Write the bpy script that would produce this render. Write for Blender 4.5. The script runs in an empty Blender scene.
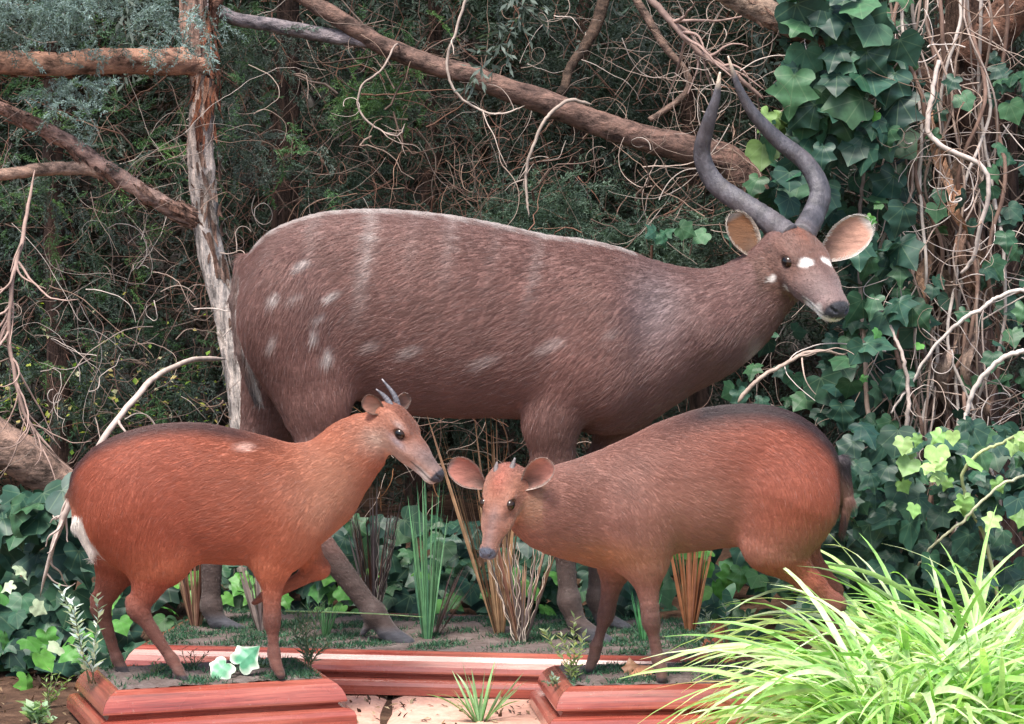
import bpy, math, random
import numpy as np
from mathutils import Vector, Matrix
rng = np.random.default_rng(7)
random.seed(7)
S = bpy.context.scene
COL = S.collection
# ------------------------------------------------------------------ camera model
F_PX, CX, CY, DCAM, HCAM = 2640.0, 512.0, 362.0, 6.6, 1.05
ALPHA = math.atan(142.0 / F_PX)
def at(px, py, Y):
    """point of the place seen at photo position px,py at real depth Y"""
    a, b = (px - CX) / F_PX, -(py - CY) / F_PX
    dy = math.cos(ALPHA) + b * math.sin(ALPHA)
    dz = -math.sin(ALPHA) + b * math.cos(ALPHA)
    t = (Y + DCAM) / dy
    return np.array([a * t, Y, HCAM + dz * t])
def ppm(Y): return F_PX / (Y + DCAM)
def ground_at(px, py, z):
    a, b = (px - CX) / F_PX, -(py - CY) / F_PX
    dy = math.cos(ALPHA) + b * math.sin(ALPHA)
    dz = -math.sin(ALPHA) + b * math.cos(ALPHA)
    t = (z - HCAM) / dz
    return np.array([a * t, -DCAM + dy * t, z])
GZ = -0.10     # ground height; plinth tops are z = 0
# ------------------------------------------------------------------ helpers
def tag(o, label=None, cat=None, group=None, kind=None):
    if label: o['label'] = label
    if cat: o['category'] = cat
    if group: o['group'] = group
    if kind: o['kind'] = kind
    return o
def empty(name, loc, label, cat, group=None):
    o = bpy.data.objects.new(name, None); COL.objects.link(o)
    o.location = Vector(loc); o.empty_display_size = 0.05
    return tag(o, label, cat, group)
class Buf:
    """collects faces (3 or 4 corners), colours and leaf coordinates of ONE mesh"""
    def __init__(s): s.v = []; s.t = []; s.q = []; s.c = []; s.u = []; s.n = 0
    def add(s, v, tris=None, quads=None, col=None, uv=None):
        v = np.asarray(v, float).reshape(-1, 3)
        s.v.append(v)
        if tris is not None and len(tris): s.t.append(np.asarray(tris, int).reshape(-1, 3) + s.n)
        if quads is not None and len(quads): s.q.append(np.asarray(quads, int).reshape(-1, 4) + s.n)
        c = np.ones((len(v), 3)) if col is None else np.broadcast_to(np.asarray(col, float), (len(v), 3))
        s.c.append(c)
        s.u.append(np.zeros((len(v), 2)) if uv is None else uv)
        s.n += len(v)
    def build(s, name, mat, parent=None, smooth=True):
        V = np.concatenate(s.v) if s.v else np.zeros((0, 3))
        C = np.concatenate(s.c); U = np.concatenate(s.u)
        T = np.concatenate(s.t) if s.t else np.zeros((0, 3), int)
        Q = np.concatenate(s.q) if s.q else np.zeros((0, 4), int)
        if parent is not None: V = V - np.array(parent.location)
        me = bpy.data.meshes.new(name)
        me.vertices.add(len(V)); me.vertices.foreach_set('co', V.astype(np.float32).ravel())
        nl = T.size + Q.size
        me.loops.add(nl); me.polygons.add(len(T) + len(Q))
        me.loops.foreach_set('vertex_index', np.concatenate([T.ravel(), Q.ravel()]).astype(np.int32))
        st = np.concatenate([np.arange(len(T)) * 3, T.size + np.arange(len(Q)) * 4]).astype(np.int32)
        me.polygons.foreach_set('loop_start', st)
        me.polygons.foreach_set('use_smooth', np.full(len(st), smooth))
        me.update(calc_edges=True)
        ca = me.color_attributes.new('Col', 'FLOAT_COLOR', 'POINT')
        ca.data.foreach_set('color', np.concatenate([C, np.ones((len(C), 1))], 1).astype(np.float32).ravel())
        ua = me.attributes.new('leafuv', 'FLOAT_VECTOR', 'POINT')
        ua.data.foreach_set('vector', np.concatenate([U, np.zeros((len(U), 1))], 1).astype(np.float32).ravel())
        me.materials.append(mat)
        o = bpy.data.objects.new(name, me); COL.objects.link(o)
        if parent is not None: o.parent = parent
        return o
def build_at(b, name, mat, loc, label, cat, group=None, kind=None, smooth=True):
    """a single-mesh thing with its origin at loc"""
    class P: location = loc
    o = b.build(name, mat, P_(loc), smooth)
    return tag(o, label, cat, group, kind)
class P_:
    def __init__(s, l): s.location = l
_b = Buf.build
def _build(s, name, mat, parent=None, smooth=True):
    if isinstance(parent, P_):
        loc = np.array(parent.location)
        s.v = [v - loc for v in s.v]
        o = _b(s, name, mat, None, smooth); o.location = Vector(loc); return o
    return _b(s, name, mat, parent, smooth)
Buf.build = _build
def unit(v): v = np.asarray(v, float); return v / (np.linalg.norm(v) + 1e-12)
def spline(P, n):
    """Catmull-Rom through rows of P (any number of columns)"""
    P = np.asarray(P, float); P = np.vstack([2 * P[0] - P[1], P, 2 * P[-1] - P[-2]])
    m = len(P) - 3; out = []
    for s in np.linspace(0, m - 1e-6, n):
        i = int(s); t = s - i; a, b, c, d = P[i:i + 4]
        out.append(.5 * ((2 * b) + (c - a) * t + (2 * a - 5 * b + 4 * c - d) * t * t + (3 * b - a - 3 * c + d) * t ** 3))
    return np.array(out)
def tube(buf, P, R, seg=8, col=(1, 1, 1), rough=0.0, ridges=0, cap=True, freq=9.0, squash=None, twist=0.0):
    P = np.asarray(P, float); n = len(P); R = np.broadcast_to(np.asarray(R, float), (n,))
    T = np.gradient(P, axis=0); T /= np.linalg.norm(T, axis=1)[:, None] + 1e-12
    ref = np.array([0, 1, .13]) if abs(T[0] @ np.array([0, 1, .13])) < .9 else np.array([1, 0, 0])
    N = unit(np.cross(T[0], ref)); fr = []
    for i in range(n):
        N = unit(N - T[i] * (N @ T[i])); fr.append((N, np.cross(T[i], N)))
    a = np.linspace(0, 2 * math.pi, seg, endpoint=False)
    ph = rng.uniform(0, 6, 6); V = np.zeros((n, seg, 3))
    L = np.concatenate([[0], np.cumsum(np.linalg.norm(np.diff(P, axis=0), axis=1))])
    for i in range(n):
        rr = np.ones(seg)
        if rough:
            l = L[i] * freq
            rr += rough * (np.sin(2 * a + ph[0] + l) * .5 + np.sin(3 * a + ph[1] - l * 1.7) * .4 + np.sin(5 * a + ph[2] + l * 2.9) * .3 + .25 * math.sin(l * 3.3 + ph[5]))
        if ridges: rr += .045 * np.sin(ridges * a + ph[3] + 1.5 * np.sin(L[i] * 7)) + rng.normal(0, .018, seg)
        aa = a + twist * i / n
        sq = squash if squash else 1.0
        V[i] = P[i] + R[i] * (np.outer(np.cos(aa) * rr, fr[i][0]) + np.outer(np.sin(aa) * rr * sq, fr[i][1]))
    idx = np.arange(n * seg).reshape(n, seg)
    q = np.stack([idx[:-1], np.roll(idx, -1, 1)[:-1], np.roll(idx, -1, 1)[1:], idx[1:]], -1).reshape(-1, 4)
    c = np.asarray(col, float)
    if c.ndim == 2: c = np.repeat(c, seg, 0)
    V = V.reshape(-1, 3)
    if cap:
        V = np.vstack([V, P[0], P[-1]]); k = n * seg
        t = [[k, (j + 1) % seg, j] for j in range(seg)] + [[k + 1, k - seg + j, k - seg + (j + 1) % seg] for j in range(seg)]
        if c.ndim == 2: c = np.vstack([c, c[0], c[-1]])
        buf.add(V, t, q, c)
    else: buf.add(V, None, q, c)
def rotm(yaw, pitch, roll):
    """arrays -> (n,3,3)"""
    cy, sy, cp, sp, cr, sr = np.cos(yaw), np.sin(yaw), np.cos(pitch), np.sin(pitch), np.cos(roll), np.sin(roll)
    z = np.zeros_like(cy); o = z + 1
    Rz = np.stack([cy, -sy, z, sy, cy, z, z, z, o], -1).reshape(-1, 3, 3)
    Rx = np.stack([o, z, z, z, cp, -sp, z, sp, cp], -1).reshape(-1, 3, 3)
    Ry = np.stack([cr, z, sr, z, o, z, -sr, z, cr], -1).reshape(-1, 3, 3)
    return Rz @ Rx @ Ry
def scatter(buf, tv, tt, pos, R, sc, col, tuv=None, tcol=None, quads=None):
    """put a template (tv verts, tt tris) at many places in one mesh"""
    n, m = len(pos), len(tv)
    V = np.einsum('nij,mj->nmi', R, tv) * np.asarray(sc).reshape(-1, 1, 1) + pos[:, None, :]
    T = (tt[None] + (np.arange(n) * m)[:, None, None]).reshape(-1, 3) if tt is not None else None
    Q = (quads[None] + (np.arange(n) * m)[:, None, None]).reshape(-1, 4) if quads is not None else None
    C = np.repeat(np.broadcast_to(col, (n, 3))[:, None, :], m, 1)
    if tcol is not None: C = C * tcol[None]
    U = None if tuv is None else np.tile(tuv, (n, 1))
    buf.add(V.reshape(-1, 3), T, Q, C.reshape(-1, 3), U)
# ------------------------------------------------------------------ materials
class NT:
    def __init__(s, name, rough=.6, spec=.5):
        s.m = bpy.data.materials.new(name); s.m.use_nodes = True
        s.t = s.m.node_tree; s.b = s.t.nodes['Principled BSDF']
        s.b.inputs['Roughness'].default_value = rough; s.b.inputs['Specular IOR Level'].default_value = spec
        s.out = s.t.nodes['Material Output']
    def n(s, typ, **k):
        x = s.t.nodes.new(typ)
        for a, v in k.items():
            if a in x.inputs.keys(): x.inputs[a].default_value = v
            else: setattr(x, a, v)
        return x
    def l(s, a, b): s.t.links.new(a, b)
    def attr(s, name='Col'):
        return s.n('ShaderNodeAttribute', attribute_name=name)
    def math(s, op, a, b=None, clamp=False):
        x = s.n('ShaderNodeMath', operation=op, use_clamp=clamp)
        for i, v in enumerate((a, b)):
            if v is None: continue
            if isinstance(v, (int, float)): x.inputs[i].default_value = v
            else: s.l(v, x.inputs[i])
        return x.outputs[0]
    def mix(s, fac, a, b, mode='MIX'):
        x = s.n('ShaderNodeMix', data_type='RGBA', blend_type=mode)
        for i, v in ((0, fac), (6, a), (7, b)):
            if isinstance(v, (int, float)): x.inputs[i].default_value = v
            elif isinstance(v, tuple): x.inputs[i].default_value = (*v, 1)
            else: s.l(v, x.inputs[i])
        return x.outputs[2]
    def noise(s, scale, detail=4, rough=.6, vec=None, stretch=None, coord='Object'):
        tc = s.n('ShaderNodeTexCoord'); o = tc.outputs[coord] if vec is None else vec
        if stretch:
            mp = s.n('ShaderNodeMapping'); mp.inputs['Scale'].default_value = stretch; s.l(o, mp.inputs[0]); o = mp.outputs[0]
        x = s.n('ShaderNodeTexNoise', Scale=scale, Detail=detail, Roughness=rough); s.l(o, x.inputs['Vector'])
        return x.outputs['Fac']
    def ramp(s, fac, stops):
        x = s.n('ShaderNodeValToRGB'); e = x.color_ramp.elements
        while len(e) > 1: e.remove(e[-1])
        for i, (p, c) in enumerate(stops):
            k = e[0] if i == 0 else e.new(p)
            k.position = p; k.color = (*c, 1)
        s.l(fac, x.inputs[0]); return x.outputs[0]
    def bump(s, h, strength=.4, dist=.01):
        x = s.n('ShaderNodeBump', Strength=strength, Distance=dist); s.l(h, x.inputs['Height']); s.l(x.outputs[0], s.b.inputs['Normal'])
    def base(s, c): s.l(c, s.b.inputs['Base Color'])
def grey(a, b): return [(0.0, (a,) * 3), (1.0, (b,) * 3)]
def leaf_mat(name, rough=.45, transl=.25, veins=False, spec=.5, gain=(1, 1, 1)):
    s = NT(name, rough, spec)
    c = s.attr().outputs['Color']
    c = s.mix(1.0, c, s.ramp(s.noise(35, 3), [(.3, (.72,) * 3), (.7, (1.25,) * 3)]), 'MULTIPLY')
    if veins:
        u = s.n('ShaderNodeSeparateXYZ'); s.l(s.attr('leafuv').outputs['Vector'], u.inputs[0])
        ax = s.math('ABSOLUTE', u.outputs[0]); y = u.outputs[1]; v = None
        for ang in (0, 38, 82):
            sn, cs = math.sin(math.radians(ang)), math.cos(math.radians(ang))
            d = s.math('ABSOLUTE', s.math('SUBTRACT', s.math('MULTIPLY', ax, cs), s.math('MULTIPLY', y, sn)))
            k = s.math('SUBTRACT', 1.0, s.math('DIVIDE', d, .022), True)
            f = s.math('GREATER_THAN', s.math('ADD', s.math('MULTIPLY', ax, sn), s.math('MULTIPLY', y, cs)), .0)
            k = s.math('MULTIPLY', k, f)
            v = k if v is None else s.math('MAXIMUM', v, k)
        c = s.mix(s.math('MULTIPLY', v, .32), c, (.18, .26, .14))
        s.bump(v, -.3, .004)
    s.base(c)
    if transl:
        tr = s.n('ShaderNodeBsdfTranslucent'); g = s.mix(1.0, c, (1.3, 1.5, .7), 'MULTIPLY'); s.l(g, tr.inputs[0])
        mx = s.n('ShaderNodeMixShader', Fac=transl); s.l(s.b.outputs[0], mx.inputs[1]); s.l(tr.outputs[0], mx.inputs[2])
        s.l(mx.outputs[0], s.out.inputs['Surface'])
    return s.m
def bark_mat(name, stretch=(9, 9, 1.6), strength=.8):
    s = NT(name, .85, .25)
    c = s.attr().outputs['Color']
    n1 = s.noise(6, 7, .7, stretch=stretch); n2 = s.noise(60, 4, .7)
    c = s.mix(1.0, c, s.ramp(n1, [(.38, (.28,) * 3), (.48, (.85,) * 3), (.62, (1.55, 1.48, 1.42))]), 'MULTIPLY')
    c = s.mix(.5, c, s.mix(1.0, c, s.ramp(n2, grey(.4, 1.5)), 'MULTIPLY'))
    s.base(c); s.bump(s.math('ADD', n1, s.math('MULTIPLY', n2, .3)), strength, .035)
    return s.m
def coat_mat(name, stretch):
    s = NT(name, .62, .3)
    c = s.attr().outputs['Color']
    n1 = s.noise(40, 5, .75, stretch=stretch)
    c = s.mix(1.0, c, s.ramp(n1, [(.3, (.6,) * 3), (.7, (1.25,) * 3)]), 'MULTIPLY')
    s.base(c); s.bump(n1, .5, .006); s.b.inputs['Sheen Weight'].default_value = .15
    return s.m
def hair_mat(name):
    s = NT(name, .42, .45)
    s.base(s.attr().outputs['Color'])
    return s.m
def plain_mat(name, col, rough=.5, spec=.5, nz=None):
    s = NT(name, rough, spec)
    n = s.noise(nz or 40, 4); s.base(s.mix(1.0, tuple(col), s.ramp(n, grey(.75, 1.2)), 'MULTIPLY')); s.bump(n, .2, .003)
    return s.m
M = {}
M['ivy'] = leaf_mat('ivy_leaf', .48, .08, True, .35)
M['cyp'] = leaf_mat('cypress_foliage', .6, .2)
M['grass'] = leaf_mat('spider_grass', .4, .35)
M['reed'] = leaf_mat('dry_reed', .6, .1)
M['bark'] = bark_mat('bark')
M['bark_h'] = bark_mat('bark_along', (3, 6, 6), .6)
M['twig'] = plain_mat('twig', (.30, .23, .18), .75, .3, 90)
M['twigc'] = leaf_mat('twig_tinted', .75, 0, False, .25)
def wood():
    s = NT('mahogany_varnish', .34, .5)
    n1 = s.noise(6, 7, .72, stretch=(.6, 18, 18)); n2 = s.noise(2.2, 4, .6, stretch=(1.2, 4, 4)); n3 = s.noise(34, 5, .75, stretch=(.35, 10, 10))
    c = s.ramp(n1, [(.3, (.10, .016, .011)), (.5, (.26, .050, .034)), (.66, (.38, .10, .068))])
    c = s.mix(s.ramp(n2, [(.42, (0,) * 3), (.75, (.38,) * 3)]), c, (.52, .22, .16))
    c = s.mix(s.ramp(n3, [(.50, (0,) * 3), (.68, (.6,) * 3)]), c, (.10, .02, .012)); c = s.mix(s.ramp(s.noise(70, 4, .8), [(.62, (0,) * 3), (.72, (.5,) * 3)]), c, (.35, .24, .19))
    s.base(c); s.bump(n3, .15, .002)
    s.l(s.ramp(s.noise(9, 4), grey(.14, .42)), s.b.inputs['Roughness'])
    s.b.inputs['Coat Weight'].default_value = .6; s.b.inputs['Coat Roughness'].default_value = .2
    return s.m
M['wood'] = wood()
def soil(name, stops, sc, strength=.7):
    s = NT(name, .95, .15)
    n = s.noise(sc, 8, .75); n2 = s.noise(sc * 9, 4, .7)
    c = s.mix(1.0, s.ramp(n, stops), s.ramp(n2, grey(.55, 1.4)), 'MULTIPLY')
    s.base(c); s.bump(s.math('ADD', n, s.math('MULTIPLY', n2, .4)), strength, .02)
    return s.m
M['soil'] = soil('leaf_litter', [(.3, (.035, .022, .015)), (.5, (.09, .05, .033)), (.7, (.20, .12, .08))], 9)
M['grit'] = soil('plinth_grit', [(.3, (.09, .065, .055)), (.55, (.19, .15, .14)), (.75, (.3, .25, .23))], 20)
M['stone'] = soil('sandstone', [(.25, (.44, .24, .18)), (.5, (.60, .35, .27)), (.75, (.70, .46, .37))], 5, .35)
# ------------------------------------------------------------------ implicit bodies
class Body:
    """one continuous body grown from muscles: smooth union of tapered shapes"""
    def __init__(s, lo, hi, step, fine=None, fstep=.0035):
        ax = []
        for i in range(3):
            x = lo[i]; L = []
            while x < hi[i]:
                L.append(x)
                x += fstep if (fine is not None and fine[0][i] <= x <= fine[1][i]) else step
            ax.append(np.array(L))
        s.x, s.y, s.z = ax
        s.F = np.full((len(s.x), len(s.y), len(s.z)), .2, np.float32)
        s.prims = []
    def region(s, lo, hi):
        sl = []
        for a, l, h in zip((s.x, s.y, s.z), lo, hi):
            i, j = np.searchsorted(a, l), np.searchsorted(a, h); sl.append(slice(max(i - 1, 0), min(j + 1, len(a))))
        g = np.meshgrid(s.x[sl[0]], s.y[sl[1]], s.z[sl[2]], indexing='ij', sparse=True)
        return tuple(sl), g
    def blend(s, fn, lo, hi, k, flow, hl, sub=False):
        m = k + .03
        sl, g = s.region(np.asarray(lo) - m, np.asarray(hi) + m)
        if any(q.stop <= q.start for q in sl): return
        d = fn(*g).astype(np.float32); A = s.F[sl]
        if sub:
            d = -d; h = np.maximum(k - np.abs(A - d), 0) / k; s.F[sl] = np.maximum(A, d) + h * h * k / 4
        else:
            h = np.maximum(k - np.abs(A - d), 0) / k; s.F[sl] = np.minimum(A, d) - h * h * k / 4
            s.prims.append((fn, unit(flow), hl))
    def cap(s, a, b, ra, rb, lat=1.0, k=.03, hl=1.0, L=(0, 1, 0), sub=False, flow=None):
        a, b = np.asarray(a, float), np.asarray(b, float)
        ln = np.linalg.norm(b - a) + 1e-9; w = (b - a) / ln; L = np.asarray(L, float); L = unit(L - w * (L @ w)); N = np.cross(w, L)
        def fn(X, Y, Z):
            px, py, pz = X - a[0], Y - a[1], Z - a[2]
            t = np.clip((px * w[0] + py * w[1] + pz * w[2]) / ln, 0, 1); r = ra + (rb - ra) * t; tl = t * ln
            qx, qy, qz = px - tl * w[0], py - tl * w[1], pz - tl * w[2]
            n = qx * N[0] + qy * N[1] + qz * N[2]; l = (qx * L[0] + qy * L[1] + qz * L[2]) / lat; ww = qx * w[0] + qy * w[1] + qz * w[2]
            q = np.sqrt(n * n + l * l + ww * ww)
            return (q - r) * min(1, lat) if lat < 1 else (q - r)
        R = max(ra, rb) * max(1, lat)
        s.blend(fn, np.minimum(a, b) - R, np.maximum(a, b) + R, k, (b - a) if flow is None else flow, hl, sub)
    def ell(s, c, ax, rad, k=.03, hl=1.0, flow=(0, 0, -1), sub=False):
        c = np.asarray(c, float); A = np.asarray(ax, float); rad = np.asarray(rad, float)
        def fn(X, Y, Z):
            px, py, pz = X - c[0], Y - c[1], Z - c[2]; q = 0
            for i in range(3): q = q + ((px * A[i][0] + py * A[i][1] + pz * A[i][2]) / rad[i]) ** 2
            q = np.sqrt(q); return (q - 1) * rad.min()
        R = rad.max(); s.blend(fn, c - R, c + R, k, flow, hl, sub)
    def trunk(s, prof, Y0, k=.03, flow=(-1, 0, -.25), hl=1.0, yc=None):
        """prof rows: px, ytop px, ybottom px, half width m"""
        P = []
        for r in prof:
            t, b = at(r[0], r[1], Y0), at(r[0], r[2], Y0); P.append((t[0], t[2], b[2], r[3], 0 if len(r) < 5 else r[4]))
        P = spline(np.array(P), 160); P = P[np.argsort(P[:, 0])]
        xs = P[:, 0]; zc = (P[:, 1] + P[:, 2]) / 2; a = np.maximum((P[:, 1] - P[:, 2]) / 2, .004); bw = np.maximum(P[:, 3], .004); yo = P[:, 4]
        def fn(X, Y, Z):
            c = np.interp(X, xs, zc); aa = np.interp(X, xs, a); bb = np.interp(X, xs, bw); y0 = Y0 + np.interp(X, xs, yo)
            ex = np.maximum(np.maximum(xs[0] - X, X - xs[-1]), 0)
            u = np.abs((Z - c) / aa); v = np.abs((Y - y0) / bb)
            rho = (u ** 2.25 + v ** 2.25) ** (1 / 2.25)
            return (rho - 1) * np.minimum(aa, bb) + ex
        s.blend(fn, (xs[0], Y0 - bw.max() - .1, P[:, 2].min()), (xs[-1], Y0 + bw.max() + .1, P[:, 1].max()), k, flow, hl)
        s.prof = (xs, P[:, 1], P[:, 2])
    def mesh(s, zmin=None):
        F = s.F
        if zmin is not None: F = np.maximum(F, (zmin - s.z)[None, None, :].astype(np.float32))
        ins = F < 0; nx, ny, nz = F.shape
        cs = ins[:-1, :-1, :-1].astype(np.int8)
        for o in [(1,0,0),(0,1,0),(0,0,1),(1,1,0),(1,0,1),(0,1,1),(1,1,1)]:
            cs = cs + ins[o[0]:nx-1+o[0], o[1]:ny-1+o[1], o[2]:nz-1+o[2]]
        I, J, K = np.nonzero((cs > 0) & (cs < 8))
        vid = np.full((nx-1, ny-1, nz-1), -1, np.int32); vid[I, J, K] = np.arange(len(I))
        acc = np.zeros((len(I), 3)); cnt = np.zeros(len(I))
        cor = [(a, b, c) for a in (0, 1) for b in (0, 1) for c in (0, 1)]
        val = {c: F[I + c[0], J + c[1], K + c[2]].astype(float) for c in cor}
        for c in cor:
            for ax in range(3):
                if c[ax]: continue
                d = list(c); d[ax] = 1; d = tuple(d); A, B = val[c], val[d]
                m = (A < 0) != (B < 0); t = np.where(m, A / (A - B + 1e-20), 0)
                p = np.tile(np.array(c, float), (len(I), 1)); p[:, ax] = t
                acc[m] += p[m]; cnt[m] += 1
        acc /= cnt[:, None]
        V = np.stack([s.x[I] + acc[:, 0] * (s.x[I + 1] - s.x[I]), s.y[J] + acc[:, 1] * (s.y[J + 1] - s.y[J]), s.z[K] + acc[:, 2] * (s.z[K + 1] - s.z[K])], 1)
        Q = []
        for ax in range(3):
            A = ins; B = np.roll(ins, -1, ax); m = A != B
            sl = [slice(1, -1)] * 3; sl[ax] = slice(0, -1)
            off = np.array([1, 1, 1]); off[ax] = 0
            i, j, k = [q + o for q, o in zip(np.nonzero(m[tuple(sl)]), off)]
            a1, a2 = [(1, 2), (2, 0), (0, 1)][ax]
            def g(d1, d2):
                p = [i, j, k]; p[a1] = p[a1] - d1; p[a2] = p[a2] - d2; return vid[p[0], p[1], p[2]]
            q = np.stack([g(1, 1), g(0, 1), g(0, 0), g(1, 0)], 1); f = ~A[i, j, k]; q[f] = q[f][:, ::-1]; Q.append(q)
        Q = np.concatenate(Q); Q = Q[(Q >= 0).all(1)]
        # light Laplacian smoothing
        for it in range(3):
            sm = np.zeros_like(V); ct = np.zeros(len(V))
            for e in ((0, 1), (1, 2), (2, 3), (3, 0)):
                np.add.at(sm, Q[:, e[0]], V[Q[:, e[1]]]); np.add.at(ct, Q[:, e[0]], 1)
                np.add.at(sm, Q[:, e[1]], V[Q[:, e[0]]]); np.add.at(ct, Q[:, e[1]], 1)
            V = V * .5 + .5 * sm / ct[:, None]
        used = np.unique(Q); mp = np.full(len(V), -1); mp[used] = np.arange(len(used))
        return V[used], mp[Q]
    def field(s, P):
        """hair direction and relative hair length at points P"""
        w = np.zeros(len(P)); D = np.zeros((len(P), 3)); H = np.zeros(len(P))
        for fn, fl, hl in s.prims:
            d = fn(P[:, 0], P[:, 1], P[:, 2]); e = np.exp(-np.clip(np.abs(d), 0, .5) / .018) + 1e-9
            w += e; D += e[:, None] * fl; H += e * hl
        return D / w[:, None], H / w
class Frame:
    def __init__(s, O, theta, phi, L, roll=0):
        th, ph = math.radians(theta), math.radians(phi)
        s.O = np.asarray(O, float); s.L = L
        s.f = np.array([math.cos(ph) * math.cos(th), -math.cos(ph) * math.sin(th), -math.sin(ph)])
        s.l = np.array([math.sin(th), math.cos(th), 0.0]); s.u = np.cross(s.f, s.l)
        if s.u[2] < 0: s.u = -s.u
        r = math.radians(roll); s.l, s.u = s.l * math.cos(r) + s.u * math.sin(r), s.u * math.cos(r) - s.l * math.sin(r)
    def p(s, x, y, z): return s.O + s.L * (x * s.f + y * s.l + z * s.u)
    def ax(s): return (s.f, s.l, s.u)
    def local(s, P): q = (P - s.O) / s.L; return q @ s.f, q @ s.l, q @ s.u
def head(B, H, hl=.25, slim=1.0, ex=.38, mz=1.0, ez=.012, el=.166):
    L = H.L; ax = H.ax(); bk = -H.f; H.ex = ex; H.slim = slim; H.ez = ez; H.el = el
    c = lambda a, b, ra, rb, lat=1, k=.12, **kw: B.cap(H.p(*a), H.p(*b), ra * L, rb * L, lat, k * L, hl, L=H.l, flow=bk, **kw)
    e = lambda p, r, k=.1, **kw: B.ell(H.p(*p), ax, np.array(r) * L, k * L, hl, flow=bk, **kw)
    e((.17, 0, -.03), (.25, .185 * slim, .185))
    c((.28, 0, -.05), (.60, 0, -.075), .165, .125 * mz, .95 * slim)
    c((.58, 0, -.07), (.90, 0, -.085), .122 * mz, .092 * mz, .98 * slim, .08)
    c((.10, 0, -.19), (.52, 0, -.175), .090, .065, 1.35 * slim, .1)
    c((.50, 0, -.175), (.89, 0, -.160), .062, .038, 1.25 * slim, .06)
    for s in (-1, 1):
        e((ex - .04, s * .135 * slim, .055), (.11, .050, .050), .08)
        e((ex + .02, s * .140 * slim, -.09), (.15, .045, .045), .1)
        e((.14, s * .12 * slim, -.17), (.13, .07, .12), .1)
        c((.93, s * .035 * slim, -.040), (.985, s * .040 * slim, -.065), .045, .042, 1, .03)
    e((.965, 0, -.080), (.052, .068 * slim, .066), .05)
    e((.92, 0, -.165), (.055, .06 * slim, .032), .04)
    for s in (-1, 1):
        e((ex, s * (el + .040) * slim, ez), (.070, .040, .048), .015, sub=True)
        c((1.015, s * .040 * slim, -.058), (.985, s * .074 * slim, -.036), .016, .014, 1, .012, sub=True)
        c((1.02, s * .0, -.134), (.72, s * .135 * slim, -.131), .009, .004, 1, .012, sub=True)
def eyes(H, root):
    slim = H.slim
    for s in (-1, 1):
        b = Buf(); c = H.p(H.ex, s * H.el * slim, H.ez); r = .060 * H.L
        a = np.linspace(0, math.pi, 13)[1:-1]; q = np.linspace(0, 2 * math.pi, 20, endpoint=False)
        V = [c + H.l * s * r * .9]
        for x in a: V += [c + r * (H.l * s * math.cos(x) * .9 + math.sin(x) * (H.f * math.cos(t) * 1.15 + H.u * math.sin(t) * .95)) for t in q]
        V.append(c - H.l * s * r); n = 20; Q = []; T = []
        for i in range(len(a) - 1): Q += [[1 + i * n + j, 1 + i * n + (j + 1) % n, 1 + (i + 1) * n + (j + 1) % n, 1 + (i + 1) * n + j] for j in range(n)]
        T = [[0, 1 + (j + 1) % n, 1 + j] for j in range(n)] + [[len(V) - 1, len(V) - 1 - n + j, len(V) - 1 - n + (j + 1) % n] for j in range(n)]
        col = np.full((len(V), 3), (.025, .012, .006)); col[:1 + 2 * n] = (.004, .004, .005)
        b.add(V, T, Q, col); b.build('eye', M['eye'], root)
M['eye'] = (lambda s: (s.base(s.attr().outputs['Color']), s.m)[1])(NT('eye_glass', .09, .4))
def ear(buf, base, tip, opening, width, depth, cin, cout, rim, bend=.0, thick=.0035, samp=None):
    base, tip = np.asarray(base, float), np.asarray(tip, float)
    A = tip - base; ln = np.linalg.norm(A); A = A / ln; N = unit(np.asarray(opening, float) - A * (np.asarray(opening) @ A)); W = np.cross(A, N)
    nu, nv = 22, 20
    for side in (0, 1):
        V = []; C = []
        for i in range(nu):
            u = i / (nu - 1)
            w = width * (.30 + .70 * math.sin(min(1, u / .55) * math.pi / 2)) if u < .55 else width * math.sqrt(max(0, 1 - ((u - .55) / .45) ** 2.3))
            w = max(w, width * .02)
            for j in range(nv):
                v = -1 + 2 * j / (nv - 1)
                dep = depth * (1 - u * .55) * (1 - v * v) * (w / width)
                curl = .18 * width * abs(v) ** 3 * (1 - u)
                p = base + A * ln * u + W * (w * math.sin(v * 1.45) / math.sin(1.45)) - N * dep + N * (curl + bend * u * u * ln)
                if side: p = p - N * thick * (1 - abs(v) ** 4)
                V.append(p)
                e = max(abs(v), (u - .55) / .45 if u > .55 else 0)
                if side: C.append(cout)
                else:
                    k = np.clip((e - .72) / .2, 0, 1); dk = np.clip(1.15 - (u * 1.45), 0, 1) * .9 * (1 - abs(v) ** 2 * .8)
                    C.append(np.array(cin) * (1 - k) * (1 - dk) + np.array(rim) * k + np.array((.03, .018, .012)) * dk * (1 - k))
        idx = np.arange(nu * nv).reshape(nu, nv)
        q = np.stack([idx[:-1, :-1], idx[:-1, 1:], idx[1:, 1:], idx[1:, :-1]], -1).reshape(-1, 4)
        if side: q = q[:, ::-1]
        buf.add(V, None, q, np.array(C))
    # hairs lining the rim, returned as strands
    R = []
    for i in range(500):
        u = rng.uniform(.05, 1); w = width * (.30 + .70 * math.sin(min(1, u / .55) * math.pi / 2)) if u < .55 else width * math.sqrt(max(0, 1 - ((u - .55) / .45) ** 2.3))
        s = rng.choice([-1, 1]); v = s * rng.uniform(.75, 1)
        p = base + A * ln * u + W * (w * math.sin(v * 1.45) / math.sin(1.45)) - N * depth * (1 - u * .55) * (1 - v * v) * (w / width) + N * .0015
        d = unit(A * .8 + W * s * (.2 - .9 * 0) + N * .25 + rng.normal(0, .2, 3) - W * s * .5)
        R.append((p, d, rim))
    return R
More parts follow.
